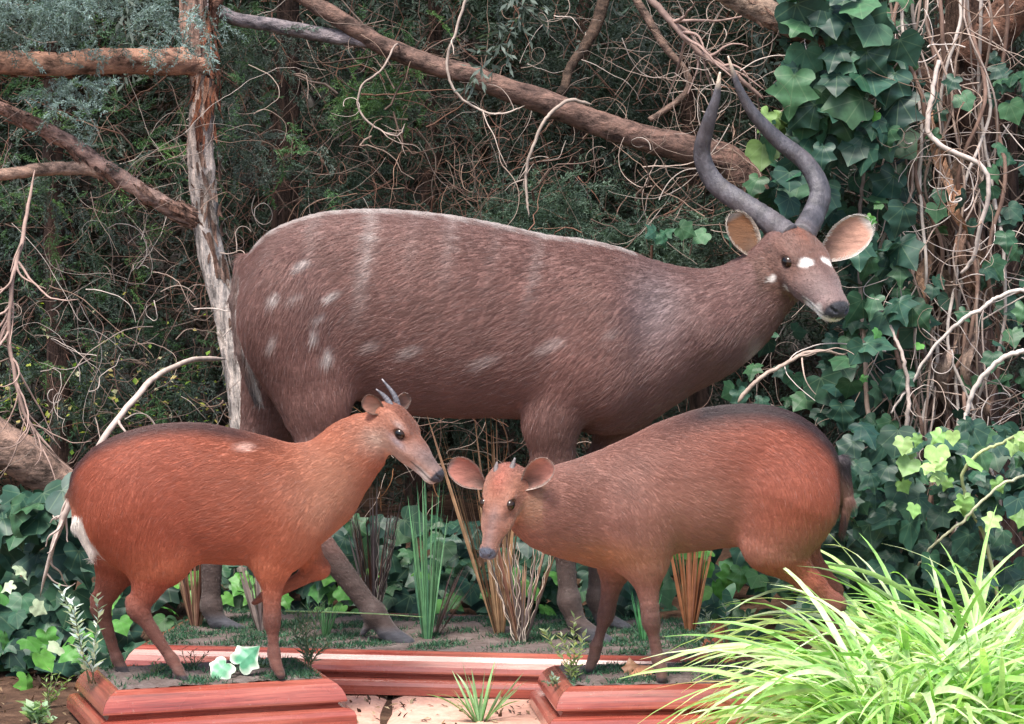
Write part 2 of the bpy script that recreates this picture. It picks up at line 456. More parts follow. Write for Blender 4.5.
def fur(name, root, V, Q, B, colf, n, length, lean=.16, rad=.00045, mask=None, extra=None, extralen=.012, jit=.12, var=(.68, 1.32), pale=.07, swirl=1.0):
    a, b, c, d = V[Q[:, 0]], V[Q[:, 1]], V[Q[:, 2]], V[Q[:, 3]]
    cr = np.cross(c - a, d - b); ar = np.linalg.norm(cr, axis=1) / 2; nn = cr / (np.linalg.norm(cr, axis=1)[:, None] + 1e-12)
    f = rng.choice(len(Q), n, p=ar / ar.sum()); s, t = rng.random((2, n, 1))
    P = (a[f] * (1 - s) + b[f] * s) * (1 - t) + (d[f] * (1 - s) + c[f] * s) * t; N = nn[f]
    D, H = B.field(P)
    if mask is not None:
        m = mask(P) & (H > .05); P, N, D, H = P[m], N[m], D[m], H[m]
    # clumping: low frequency swirl
    sw = np.stack([np.sin(P[:, 0] * 31 + P[:, 2] * 17) + np.sin(P[:, 0] * 67 - P[:, 2] * 49 + 2), np.sin(P[:, 2] * 41 + P[:, 0] * 23 + 1), np.sin(P[:, 0] * 37 - P[:, 2] * 29) + np.sin(P[:, 2] * 73 + P[:, 0] * 59)], 1) * .05
    D = D + sw * swirl + rng.normal(0, jit, D.shape)
    D -= N * (D * N).sum(1)[:, None]; D /= np.linalg.norm(D, axis=1)[:, None] + 1e-9
    Ln = (length * H * rng.uniform(.55, 1.3, len(P)))[:, None]
    C = colf(P) * rng.uniform(*var, (len(P), 1)); pk = rng.random(len(P)) < pale; C[pk] = C[pk] * .75 + np.array((.16, .14, .135))
    ln = lean * rng.uniform(.4, 1.8, (len(P), 1))
    K = [P - N * .001, P + Ln * (D * .35 + N * ln * .8), P + Ln * (D * .7 + N * ln * 1.15), P + Ln * (D * 1.0 + N * ln * .9)]
    X = np.stack(K, 1)
    if extra:
        ep = np.array([e[0] for e in extra]); ed = np.array([e[1] for e in extra]); ec = np.array([e[2] for e in extra]); el = rng.uniform(.4, 1.1, (len(ep), 1)) * extralen
        X = np.concatenate([X, np.stack([ep, ep + ed * el * .4, ep + ed * el * .75, ep + ed * el], 1)]); C = np.concatenate([C, ec * rng.uniform(.8, 1.2, (len(ec), 1))])
    X = X - np.array(root.location)
    hc = bpy.data.hair_curves.new(name); hc.add_curves([4] * len(X))
    hc.attributes['position'].data.foreach_set('vector', X.astype(np.float32).ravel())
    ra = hc.attributes.get('radius') or hc.attributes.new('radius', 'FLOAT', 'POINT')
    ra.data.foreach_set('value', np.tile(np.array([1, .85, .6, .12]) * rad, len(X)).astype(np.float32))
    ca = hc.attributes.new('Col', 'FLOAT_COLOR', 'CURVE')
    ca.data.foreach_set('color', np.concatenate([C, np.ones((len(C), 1))], 1).astype(np.float32).ravel())
    hc.materials.append(M['hair'])
    o = bpy.data.objects.new(name, hc); COL.objects.link(o); o.parent = root
    return o
M['hair'] = hair_mat('coat_hair')
M['coat'] = coat_mat('coat_skin', (.7, .7, 2.0))
def horn(root, pts, rads, tip, name='horn', dark=(.075, .072, .085), ring=.028, twist=5.0, nring=26, squash=.74):
    P = spline(np.array(pts), 90); R = spline(np.array(rads)[:, None], 90)[:, 0]
    u = np.linspace(0, 1, 90)
    R = R * (1 + ring * np.sin(u * nring * 6.28 + np.sin(u * 40)) * np.clip(1 - u * 1.35, 0, 1))
    C = np.array(dark)[None] * (1 + .25 * np.sin(u * 60)[:, None] * np.clip(1 - u, 0, 1)[:, None])
    k = np.clip((u - .90) / .08, 0, 1)[:, None]; C = C * (1 - k) + np.array(tip) * k
    b = Buf(); tube(b, P, np.maximum(R, .0006), 18, C, squash=squash, twist=twist)
    return b.build(name, M['horn'], root)
def hornmat():
    s = NT('horn_keratin', .42, .5); n = s.noise(30, 6, .7, stretch=(2, 2, 1)); n2 = s.noise(8, 3)
    c = s.mix(1.0, s.attr().outputs['Color'], s.ramp(n, [(.3, (.55,) * 3), (.7, (1.5, 1.45, 1.4))]), 'MULTIPLY')
    c = s.mix(s.ramp(n2, [(.5, (0,) * 3), (.75, (.35,) * 3)]), c, (.16, .11, .09))
    s.base(c); s.bump(n, .9, .006); return s.m
M['horn'] = hornmat()
def bump_(x, c, w): return np.exp(-((x - c) / w) ** 2)
def lerp(C, col, k): return C * (1 - k[:, None]) + np.array(col) * k[:, None]
# px coordinates of a point's flank position (for coat markings, which sit on the animal)
def flank(P, Y0): return 512 + P[:, 0] * ppm(Y0), 220 + (HCAM - P[:, 2]) * ppm(Y0)
def nz(P, f, s=0):
    return (np.sin(P[:, 0] * f + s) + np.sin(P[:, 2] * f * 1.3 + 2 * s + P[:, 0] * f * .6) + np.sin(P[:, 1] * f * 1.1 + P[:, 2] * f * .5 + s)) / 3
# ================================================================== SITATUNGA
def make_sitatunga():
    Y0 = 0.0; s_ = 1 / ppm(0)
    A = lambda px, py, y=0: at(px, py, y)
    H = Frame(at(786, 238, -.045), 60, 35, .280)
    B = Body((-.86, -.36, -.02), (.92, .30, 1.14), .0065, ((.60, -.36, .70), (.92, .1, 1.14)), .0034)
    B.trunk([(240, 298, 314, .02), (244, 266, 340, .075), (254, 250, 368, .115), (270, 234, 385, .145), (292, 223, 392, .16), (325, 214, 392, .17), (362, 211, 400, .18), (400, 212, 411, .20), (450, 217, 416, .215),
             (500, 226, 416, .205), (545, 236, 420, .19), (590, 242, 430, .175), (625, 251, 425, .16), (655, 262, 412, .145), (690, 270, 386, .125, -.005), (720, 271, 371, .105, -.02), (745, 268, 352, .085, -.035), (768, 264, 328, .07, -.045), (782, 264, 306, .045, -.05)],
            Y0, flow=(-1, 0, -.38), hl=1.0)
    B.cap(A(735, 314, -.02), H.p(.12, 0, -.12), 38 * s_, 29 * s_, 1.0, .05, .8, flow=(-.6, .2, -.8))
    B.cap(A(700, 330, -.01), A(615, 385, 0), 46 * s_, 40 * s_, 1.4, .05, 1.1, flow=(-.7, 0, -.8))
    for sg in (-1, 1):
        B.ell(A(600, 345, 0) + np.array([0, sg * .15, 0]), np.eye(3), (.09, .050, .155), .025, 1.0, (-.8, 0, -.6))
        B.ell(A(292, 315, 0) + np.array([0, sg * .12, 0]), np.eye(3), (.112, .085, .17), .022, 1.0, (-.5, 0, -.9))
    c = lambda a, b, ya, yb, ra, rb, lat=.8, k=.03, hl=.5, **kw: B.cap(A(a[0], a[1], ya), A(b[0], b[1], yb), ra * s_, rb * s_, lat, k, hl, **kw)
    # near hind leg
    c((296, 318), (316, 396), -.09, -.11, 50, 34, .75, .05, .9); c((308, 370), (322, 452), -.11, -.115, 36, 21, .75, .03, .8)
    c((322, 452), (303, 520), -.115, -.11, 19, 13, .8, hl=.4); c((298, 506), (303, 524), -.11, -.11, 9, 13, .8, .02, .3)
    c((305, 522), (374, 613), -.11, -.11, 13, 9.5, .85, hl=.3); c((374, 613), (388, 631), -.11, -.11, 12, 9, 1, .015, .15)
    c((386, 631), (411, 643), -.11, -.12, 9, 5, 1.4, .008, 0); c((391, 640), (409, 645), -.11, -.12, 6, 4.5, 2, .008, 0)
    c((372, 620), (362, 634), -.11, -.11, 5, 3, 1, .008, 0)
    # far hind leg
    c((285, 330), (276, 408), .09, .11, 50, 30, .75, .05, .9); c((276, 400), (262, 450), .11, .11, 31, 22, .75, .03, .8)
    c((262, 445), (212, 530), .11, .11, 21, 13, .8, hl=.4); c((205, 518), (212, 532), .11, .11, 9, 12, .8, .02, .3)
    c((212, 530), (211, 606), .11, .11, 12, 9.5, .85, hl=.3); c((211, 606), (217, 622), .11, .11, 11, 9, 1, .015, .15)
    c((217, 621), (243, 631), .11, .10, 8, 5, 1.4, .008, 0)
    # near fore leg
    c((578, 360), (551, 425), -.11, -.115, 42, 24, .7, .03, .9); c((551, 420), (553, 462), -.115, -.11, 24, 18, .75, .03, .9)
    c((553, 462), (563, 530), -.10, -.10, 18, 12, .85, hl=.45); c((563, 526), (564, 540), -.10, -.10, 12.5, 12, .9, .02, .3)
    c((564, 540), (569, 603), -.10, -.10, 10, 9, .9, hl=.3); c((569, 600), (577, 624), -.10, -.10, 11.5, 9, 1, .015, .15)
    c((577, 624), (610, 642), -.10, -.12, 9, 5, 1.4, .008, 0); c((584, 637), (608, 644), -.10, -.12, 6, 5, 2, .008, 0)
    # far fore leg
    c((634, 370), (622, 420), .09, .10, 38, 24, .7, .04, .9); c((622, 418), (606, 465), .10, .10, 24, 17, .75, .03, .9)
    c((603, 465), (599, 530), .10, .10, 17, 12, .85, hl=.45); c((599, 530), (597, 600), .10, .10, 10.5, 9, .9, hl=.3)
    c((597, 598), (604, 620), .10, .10, 11, 9, 1, .015, .15); c((604, 618), (630, 630), .10, .09, 8, 5, 1.4, .008, 0)
    # tail
    c((244, 262), (236, 300), 0, -.02, 8, 6, 1.2, .02, .8); c((236, 300), (242, 352), -.02, -.05, 6, 6, 1.4, .01, .9); c((242, 352), (258, 402), -.05, -.06, 6, 3, 1.4, .008, 1.1)
    head(B, H, .25, 1.22, .37, 1.34)
    V, Q = B.mesh(.001)
    root = empty('sitatunga', (A(430, 640)[0], 0, 0), 'large mounted brown antelope with long twisted horns standing behind the two small red ones', 'antelope')
    W = np.array((.62, .58, .55))
    def colf(P):
        x, y = flank(P, Y0); n = len(P)
        C = np.tile(np.array((.175, .088, .074)), (n, 1)) * (1 + .10 * nz(P, 6, 1))[:, None] * (1 + .14 * nz(P, 13))[:, None] * (1 + .10 * nz(P, 47, 2))[:, None]
        C = lerp(C, (.165, .088, .080), np.clip((x - 600) / 100, 0, 1) * .5)
        C = lerp(C, (.28, .175, .155), np.clip((250 - y) / 50, 0, 1) * np.clip((640 - x) / 60, 0, 1) * .5)  # upper back lightened, painting the skylight that falls on it
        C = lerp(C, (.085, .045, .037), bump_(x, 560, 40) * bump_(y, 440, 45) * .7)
        # pale spine line and vertical stripes
        top = np.interp(P[:, 0], B.prof[0], B.prof[1]); dt = top - P[:, 2]
        jag = .010 * nz(P, 160, 3)
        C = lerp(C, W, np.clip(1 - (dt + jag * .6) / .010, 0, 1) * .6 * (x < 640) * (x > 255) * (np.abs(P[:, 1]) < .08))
        for cx, y0, y1, w, a, sl in ((372, 212, 330, 7, .40, -.14), (316, 218, 275, 6, .18, -.1), (452, 218, 300, 6, .25, -.12), (540, 240, 330, 5, .25, -.22), (497, 228, 300, 5, .12, -.15), (415, 214, 300, 5, .1, -.1)):
            k = bump_(x, cx + (y - 250) * sl + jag * 300, w) * np.clip((y1 - y) / 50, 0, 1) * (y > y0 - 12)
            C = lerp(C, W, k * a * (.6 + .5 * np.clip(nz(P, 90, cx), 0, 1)))
        for sx, sy, sw, sh, a in ((281, 297, 6, 7, .7), (307, 264, 8, 5, .55), (337, 294, 9, 4, .7), (319, 333, 5, 7, .75), (332, 353, 6, 9, .75), (279, 340, 5, 7, .5), (324, 315, 6, 4, .45), (300, 296, 8, 4, .35), (415, 348, 13, 6, .42), (486, 358, 15, 6, .40), (550, 342, 13, 7, .34), (376, 343, 9, 7, .35), (610, 330, 9, 6, .2)):
            k = np.clip(1.6 * np.exp(-((x - sx + jag * 350) / sw) ** 2 - ((y - sy + (x - sx) * .35) / sh) ** 2) - .2, 0, 1)
            C = lerp(C, W, k * a * .75)
        # legs
        low = np.clip((y - 520) / 40, 0, 1); C = lerp(C, (.070, .048, .044), low)
        C = lerp(C, (.055, .055, .068), np.clip((.052 - P[:, 2]) / .02, 0, 1))
        # chest crescent
        C = lerp(C, (.42, .36, .33), bump_(x, 756, 9) * bump_(y, 352, 14) * .8)
        C = lerp(C, (.33, .30, .32), np.exp(-((x - 653) / 28) ** 2 - ((y - 305) / 42) ** 2) * .35)
        # tail
        tl = (x < 268) & (P[:, 1] > -.12) & (P[:, 1] < .03) & (y > 270) & (x < np.interp(y, [260, 300, 350, 400, 420], [245, 243, 251, 268, 270]))
        C[tl] = np.array((.11, .065, .055)); C = lerp(C, (.02, .018, .02), tl * np.clip((y - 365) / 25, 0, 1) * .9)
        C = lerp(C, W, tl * bump_(x, np.interp(y, [260, 300, 350, 400], [248, 242, 249, 264]), 2.6) * .8)
        # head
        hx, hy, hz = H.local(P); hd = (hx > -.05) & (np.abs(hy) < .38) & (hz > -.36) & (hz < .3) & (hx < 1.2)
        hc = np.tile(np.array((.135, .068, .052)), (n, 1)) * (1 + .15 * nz(P, 60))[:, None]
        hc = lerp(hc, (.20, .075, .045), np.clip(1 - np.abs(hy) / .12, 0, 1) * np.clip((.35 - hx) / .2, 0, 1) * (hz > 0))
        hc = lerp(hc, (.26, .20, .19), np.exp(-((hx - .40) / .09) ** 2 - ((np.abs(hy) - .15) / .06) ** 2 - ((hz + .07) / .045) ** 2) * .6)
        sp = lambda a, b, c, ra, rb, rc: np.clip(2.6 * np.exp(-((hx - a) / ra) ** 2 - ((np.abs(hy) - b) / rb) ** 2 - ((hz - c) / rc) ** 2) - .8 + .25 * nz(P, 300), 0, 1)
        hc = lerp(hc, (.80, .77, .74), sp(.495, .105, .06, .068, .072, .12))
        hc = lerp(hc, (.78, .74, .70), sp(.35, .20, -.195, .036, .12, .065))
        hc = lerp(hc, (.62, .57, .53), sp(.47, .15, -.20, .035, .14, .05))
        hc = lerp(hc, (.02, .014, .012), np.clip(1.9 * np.exp(-((hx - .365) / .075) ** 2 - ((np.abs(hy) - .19) / .07) ** 2 - ((hz - .01) / .05) ** 2) - .45, 0, 1))
        hc = lerp(hc, (.21, .155, .155), np.clip((hx - .50) / .25, 0, 1) * .6); hc = lerp(hc, (.07, .035, .03), np.exp(-((hx - .62) / .16) ** 2 - (hy / .05) ** 2) * (hz > 0) * .5)
        hc = lerp(hc, (.84, .81, .77), np.clip(1 - (hz + .115) / .02, 0, 1) * np.clip((hx - .70) / .06, 0, 1))
        hc = lerp(hc, (.84, .81, .77), np.clip(1.8 * np.exp(-((hx - .895) / .06) ** 2 - ((np.abs(hy) - .10) / .05) ** 2 - ((hz + .09) / .045) ** 2) - .3, 0, 1))
        hc = lerp(hc, (.035, .036, .045), np.clip((hx - .955) / .02, 0, 1) * (hz > -.118))
        hc = lerp(hc, (.01, .008, .008), np.exp(-((hz + .127) / .010) ** 2) * (hx > .70) * .85)
        k = hd * np.clip((hx + .04) / .2, 0, 1) * np.clip((hz + .34) / .08, 0, 1); C = C * (1 - k[:, None]) + hc * k[:, None]
        return np.clip(C, .003, 1)
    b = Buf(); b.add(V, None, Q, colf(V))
    R = ear(b, at(756, 258, -.06), at(733, 213, -.05), (.45, -1, 0), 16.5 * s_, .026, (.22, .10, .045), (.10, .05, .035), (.48, .42, .36))
    R += ear(b, at(822, 258, .0), at(870, 221, .02), (.1, -1, .1), 19 * s_, .026, (.50, .27, .20), (.09, .05, .04), (.62, .58, .54))
    b.build('body', M['coat'], root)
    eyes(H, root)
    hp = lambda L: [at(*q) for q in L]
    horn(root, [H.p(.10, -.075, .10)] + hp([(768, 220, -.03), (742, 203, .0), (715, 183, .03), (702, 155, .03), (708, 124, .0), (716, 98, -.02), (720, 72, -.03)]), np.array([12.5, 11.8, 11, 10.2, 8.8, 7, 4.4, 1.0]) * s_, (.75, .62, .48), twist=9)
    horn(root, [H.p(.10, .075, .10)] + hp([(814, 214, .03), (820, 190, .06), (806, 163, .08), (778, 140, .07), (753, 113, .04), (738, 86, .02), (728, 56, .0)]), np.array([13, 12.3, 11.5, 10.5, 9.2, 7, 4.4, 1.0]) * s_, (.75, .62, .48), twist=-9)
    lf = lambda P: (P[:, 2] > .03)
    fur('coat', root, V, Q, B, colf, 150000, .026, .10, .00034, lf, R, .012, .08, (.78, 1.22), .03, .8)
make_sitatunga()
# ================================================================== SMALL RED ANTELOPES
def duiker_coat(B, H, Y0, base, rump, legc, face, rear, neckx, sign):
    """sign = +1 faces right"""
    def colf(P):
        x, y = flank(P, Y0); n = len(P)
        C = np.tile(np.array(base), (n, 1)) * (1 + .12 * nz(P, 9, 4) + .10 * nz(P, 17))[:, None] * (1 + .10 * nz(P, 61, 2))[:, None]
        k = np.clip((neckx - x) * sign / 120, 0, 1); C = lerp(C, rump, k)
        top = np.interp(P[:, 0], B.prof[0], B.prof[1]); bot = np.interp(P[:, 0], B.prof[0], B.prof[2]); dt = top - P[:, 2]
        body = (P[:, 2] > bot - .03)
        # dark spine and rump
        back = np.clip((neckx - x) * sign / 60, 0, 1)
        C = lerp(C, (.024, .020, .024), np.clip(1.3 - dt / (.022 if sign > 0 else .040), 0, 1) * back * (.8 if sign > 0 else .92) * body)
        rd = np.clip((18 - np.maximum((x - rear) * sign, 0)) / 18, 0, 1) * (y < 545); C = lerp(C, (.030, .024, .030), rd * .92)
        # paler belly
        C = lerp(C, np.array(base) * np.array((1.25, 1.35, 1.3)), np.clip(1 - (P[:, 2] - bot) / .07, 0, 1) * body * .5 * (np.abs(P[:, 1] - Y0) < .2))
        C = lerp(C, legc, np.clip((y - 575) / 40, 0, 1)); C = lerp(C, (.12, .075, .065), np.clip((.05 - P[:, 2]) / .03, 0, 1) * .6)
        C = lerp(C, (.035, .03, .035), np.clip((.023 - P[:, 2]) / .004, 0, 1))
        hx, hy, hz = H.local(P); hd = (hx > -.25) & (np.abs(hy) < .4) & (hz > -.46) & (hz < .35) & (hx < 1.2)
        hc = face(hx, hy, hz, P)
        k = hd * np.clip((hx + .22 + .05 * nz(P, 50)) / .42, 0, 1) * np.clip((hz + .44) / .22, 0, 1); C = C * (1 - k[:, None]) + hc * k[:, None]
        return np.clip(C, .003, 1)
    return colf
def face_common(hc, hx, hy, hz, P, nose=(.04, .042, .055), lip=(.5, .45, .42), ex=.38, ez=.01):
    hc = lerp(hc, (.016, .011, .010), np.clip(1.9 * np.exp(-((hx - ex) / .085) ** 2 - ((np.abs(hy) - .185) / .08) ** 2 - ((hz - ez) / .052) ** 2) - .45, 0, 1))
    hc = lerp(hc, lip, np.clip(1 - (hz + .115) / .03, 0, 1) * np.clip((hx - .66) / .12, 0, 1) * .9)
    hc = lerp(hc, nose, np.clip((hx - .94) / .02, 0, 1) * (hz > -.125))
    hc = lerp(hc, (.01, .008, .008), np.exp(-((hz + .127) / .011) ** 2) * (hx > .66) * .8)
    return hc
def make_left_duiker():
    Y0 = -.60; s_ = 1 / ppm(Y0); A = lambda px, py, y=0: at(px, py, Y0 + y)
    H = Frame(A(384, 410, -.0), 24, 43, .205)
    B = Body((-1.02, -.80, -.02), (-.12, -.42, .66), .0046, ((-.34, -.80, .40), (-.12, -.42, .66)), .0026)
    B.trunk([(70, 488, 500, .01), (75, 470, 510, .04), (86, 456, 530, .07), (101, 444, 550, .09), (125, 433, 560, .105), (160, 425, 561, .115), (200, 424, 562, .12), (240, 431, 564, .118), (275, 440, 564, .108), (300, 447, 560, .095), (318, 449, 545, .085), (334, 447, 528, .07), (348, 437, 508, .055), (358, 432, 490, .035)],
            Y0, .03, (-1, 0, -.30), 1.0)
    B.cap(A(322, 486), A(352, 450), 40 * s_, 29 * s_, .75, .04, .9, flow=(-.75, 0, -.65)); B.cap(A(350, 454), H.p(.14, 0, -.10), 28 * s_, 20 * s_, .8, .03, .7, flow=(-.7, 0, -.7))
    for sg in (-1, 1):
        B.ell(A(292, 518) + np.array([0, sg * .078, 0]), np.eye(3), (.062, .038, .095), .025, .9, (-.6, 0, -.8))
        B.ell(A(134, 508) + np.array([0, sg * .068, 0]), np.eye(3), (.09, .05, .11), .04, 1.0, (-.5, 0, -.9))
    c = lambda a, b, ya, yb, ra, rb, lat=.8, k=.018, hl=.35, **kw: B.cap(A(a[0], a[1], ya), A(b[0], b[1], yb), ra * s_ * (.84 if a[1] > 578 else 1), rb * s_ * (.84 if b[1] > 578 else 1), lat, k, hl, **kw)
    c((135, 510), (163, 560), -.055, -.06, 42, 26, .7, .04, .9); c((152, 548), (146, 590), -.06, -.06, 26, 14, .7, .025, .7)
    c((150, 585), (137, 608), -.06, -.06, 14, 10, .8); c((130, 600), (138, 611), -.06, -.06, 6, 9, .8, .01)
    c((138, 609), (172, 660), -.06, -.06, 9.5, 6, .85); c((172, 659), (179, 670), -.06, -.065, 7.5, 6, 1, .008, .15); c((178, 670), (186, 681), -.065, -.07, 6, 5, 1.2, .006, 0)
    c((120, 510), (120, 560), .05, .055, 38, 24, .7, .04, .9); c((120, 560), (108, 588), .055, .055, 22, 13, .7, .02, .6)
    c((110, 585), (100, 608), .055, .055, 13, 9, .8); c((95, 598), (101, 610), .055, .055, 6, 8.5, .8, .01)
    c((101, 609), (117, 660), .055, .055, 9, 5.8, .85); c((117, 658), (122, 669), .055, .055, 7.2, 6, 1, .008, .15); c((122, 668), (130, 678), .055, .05, 5.5, 4.5, 1.2, .006, 0)
    c((290, 520), (272, 562), -.055, -.06, 36, 19, .7, .03, .8); c((272, 560), (272, 612), -.06, -.06, 15, 8.5, .8); c((272, 608), (272, 622), -.06, -.06, 8.5, 8.5, .9, .01)
    c((272, 620), (274, 655), -.06, -.06, 7, 6.2, .9); c((274, 653), (276, 665), -.06, -.065, 7.8, 6.5, 1, .008, .15); c((276, 664), (281, 675), -.065, -.07, 6.5, 5.5, 1.2, .006, 0)
    c((298, 525), (306, 552), .05, .055, 24, 13, .7, .02, .6); c((306, 552), (320, 569), .055, .055, 12, 8, .8); c((320, 569), (276, 592), .055, .055, 8.5, 6.8, .9)
    c((276, 594), (264, 596), .055, .055, 6.5, 5.5, 1, .008, .15); c((264, 596), (254, 603), .055, .055, 5.5, 3.5, 1.2, .006, 0)
    c((80, 496), (81, 524), 0, -.04, 8, 8, 1.5, .010, .8); c((81, 524), (93, 553), -.045, -.055, 8, 4.5, 1.6, .005, 1.3)
    head(B, H, .3, 1.0, .37, 1.12)
    V, Q = B.mesh(.001)
    root = empty('duiker', (A(200, 680)[0], Y0, 0), 'small red antelope with straight spike horns and white tail on the left plinth', 'antelope', None)
    def face(hx, hy, hz, P):
        hc = np.tile(np.array((.27, .115, .075)), (len(P), 1)); hc = lerp(hc, (.24, .20, .20), np.clip((hx - .45) / .25, 0, 1) * .6)
        fx = np.clip((hx - .02) / .22, 0, 1); hc = lerp(hc, (.34, .20, .15), np.clip((-.02 - hz) / .1, 0, 1) * fx); hc = lerp(hc, (.44, .33, .27), np.clip((-.12 - hz) / .08, 0, 1) * .6 * fx)
        hc = lerp(hc, (.17, .062, .038), np.clip((hz - .04) / .06, 0, 1) * (hx > .02) * (np.abs(hy) < .13))
        hc = lerp(hc, (.25, .24, .28), np.exp(-((hx - .42) / .12) ** 2 - ((hz + .07) / .04) ** 2) * .6); hc = lerp(hc, (.45, .36, .34), np.exp(-((hx - .32) / .07) ** 2 - ((hz - .075) / .03) ** 2) * .6)
        hc = lerp(hc, (.09, .06, .055), np.exp(-((hx - .83) / .1) ** 2 - ((hz - .01) / .05) ** 2) * .6)
        return face_common(hc, hx, hy, hz, P)
    c0 = duiker_coat(B, H, Y0, (.36, .118, .064), (.33, .086, .046), (.12, .048, .036), face, 66, 300, 1)
    def colf(P):
        C = c0(P); x, y = flank(P, Y0)
        k = (y > 512) & (y < 566) & (x < np.interp(y, [512, 535, 560], [86, 97, 106])) & (np.abs(P[:, 1] - Y0 + .04) < .045); C[k] = (.62, .57, .52)
        k2 = np.clip(1.5 * np.exp(-((x - 250) / 11) ** 2 - ((y - 445) / 4.5) ** 2) - .3, 0, 1); C = lerp(C, (.55, .34, .28), k2)
        return lerp(C, (.46, .24, .15), bump_(x, 340, 34) * bump_(y, 495, 48) * .6)
    b = Buf(); b.add(V, None, Q, colf(V))
    R = ear(b, H.p(.05, -.14, .03), A(363, 399, -.045), (.55, -1, .1), 9.5 * s_, .012, (.28, .13, .09), (.22, .09, .055), (.20, .13, .10), thick=.002)
    R += ear(b, H.p(.05, .14, .05), A(409, 396, .04), (.9, -.6, .1), 9 * s_, .012, (.30, .16, .12), (.20, .10, .07), (.20, .15, .13), thick=.002)
    b.build('body', M['coat'], root); eyes(H, root)
    horn(root, [H.p(.13, -.06, .10), A(386, 398, -.01), A(376, 389, -.01)], np.array([3.4, 2.6, .6]) * s_, (.4, .38, .4), dark=(.10, .10, .12), twist=0, nring=8, ring=.08)
    horn(root, [H.p(.13, .06, .10), A(394, 395, .0), A(382, 379, .01)], np.array([3.4, 2.6, .6]) * s_, (.4, .38, .4), dark=(.10, .10, .12), twist=0, nring=8, ring=.08)
    fur('coat', root, V, Q, B, colf, 120000, .020, .055, .00026, lambda P: P[:, 2] > .018, R, .004, .035, (.84, 1.18), .01, .45)
make_left_duiker()
def make_right_duiker():
    Y0 = -.62; s_ = 1 / ppm(Y0); A = lambda px, py, y=0: at(px, py, Y0 + y)
    H = Frame(A(508, 474, -.12), 112, 50, .208, roll=-3)
    B = Body((-.17, -.96, -.02), (.80, -.42, .70), .0046, ((-.17, -.96, .32), (.08, -.60, .64)), .0026)
    B.trunk([(532, 490, 528, .02, -.07), (540, 478, 541, .05, -.065), (555, 467, 549, .062, -.055), (575, 460, 556, .075, -.04), (600, 450, 566, .088, -.02), (630, 437, 572, .102, -.005), (660, 423, 556, .108), (700, 410, 550, .115), (740, 405, 545, .115), (772, 407, 542, .112), (798, 416, 540, .10), (818, 430, 532, .08), (832, 447, 518, .055), (840, 466, 500, .02)],
            Y0, .03, (1, 0, -.30), 1.0)
    B.cap(A(585, 512, -.02), A(542, 510, -.075), 42 * s_, 33 * s_, .8, .04, .8, flow=(.9, .1, -.4)); B.cap(A(545, 508, -.07), H.p(.10, 0, -.12), 31 * s_, 24 * s_, .9, .035, .6, flow=(.9, .3, -.3))
    for sg in (-1, 1):
        B.ell(A(640, 520) + np.array([0, sg * .078, 0]), np.eye(3), (.068, .042, .105), .025, .9, (.6, 0, -.8))
        B.ell(A(788, 498) + np.array([0, sg * .072, 0]), np.eye(3), (.095, .05, .12), .025, 1.0, (.5, 0, -.9))
    c = lambda a, b, ya, yb, ra, rb, lat=.8, k=.018, hl=.35, **kw: B.cap(A(a[0], a[1], ya), A(b[0], b[1], yb), ra * s_ * (.84 if a[1] > 578 else 1), rb * s_ * (.84 if b[1] > 578 else 1), lat, k, hl, **kw)
    # near fore (lower foot), far fore
    c((640, 515), (645, 560), -.06, -.065, 38, 21, .7, .03, .8); c((645, 558), (650, 612), -.065, -.07, 17, 9, .8); c((650, 608), (651, 622), -.07, -.07, 9, 9, .9, .01)
    c((651, 620), (658, 660), -.07, -.07, 7.5, 6.3, .9); c((658, 658), (661, 668), -.07, -.075, 8, 7, 1, .008, .15); c((661, 668), (662, 679), -.075, -.08, 7.5, 6.5, 1.2, .006, 0)
    c((620, 520), (616, 560), .05, .055, 34, 19, .7, .03, .8); c((616, 558), (608, 606), .055, .05, 16, 8.5, .8); c((608, 602), (606, 616), .05, .05, 8.5, 8.5, .9, .01)
    c((606, 614), (596, 648), .05, .045, 7.2, 6, .9); c((596, 646), (594, 657), .045, .045, 7.8, 6.6, 1, .008, .15); c((594, 657), (589, 669), .045, .04, 6.8, 6, 1.2, .006, 0)
    # hind legs
    c((788, 500), (770, 546), -.07, -.075, 40, 24, .7, .04, .9); c((772, 545), (812, 584), -.065, -.06, 24, 13, .75, .02, .6); c((812, 584), (836, 604), -.06, -.06, 13, 10, .8)
    c((836, 604), (826, 662), -.06, -.065, 9, 6, .85); c((826, 660), (822, 681), -.065, -.07, 7.5, 6, 1, .008, .1)
    c((800, 500), (785, 550), .055, .055, 40, 24, .7, .04, .9); c((788, 545), (832, 590), .055, .055, 22, 12, .75, .02, .6)
    c((832, 590), (838, 650), .055, .055, 9, 6, .85); c((838, 650), (834, 668), .055, .055, 7.5, 6, 1, .008, .1)
    c((842, 462), (848, 500), 0, 0, 7, 5, 1.3, .012, 1.2); c((848, 500), (843, 528), 0, 0, 5, 3, 1.4, .008, 1.6)
    head(B, H, .3, .94, .42, 1.0, .052, .155)
    V, Q = B.mesh(.001)
    root = empty('duiker', (A(680, 680)[0], Y0, 0), 'small red brown antelope with spread ears turning its face to the viewer', 'antelope', None)
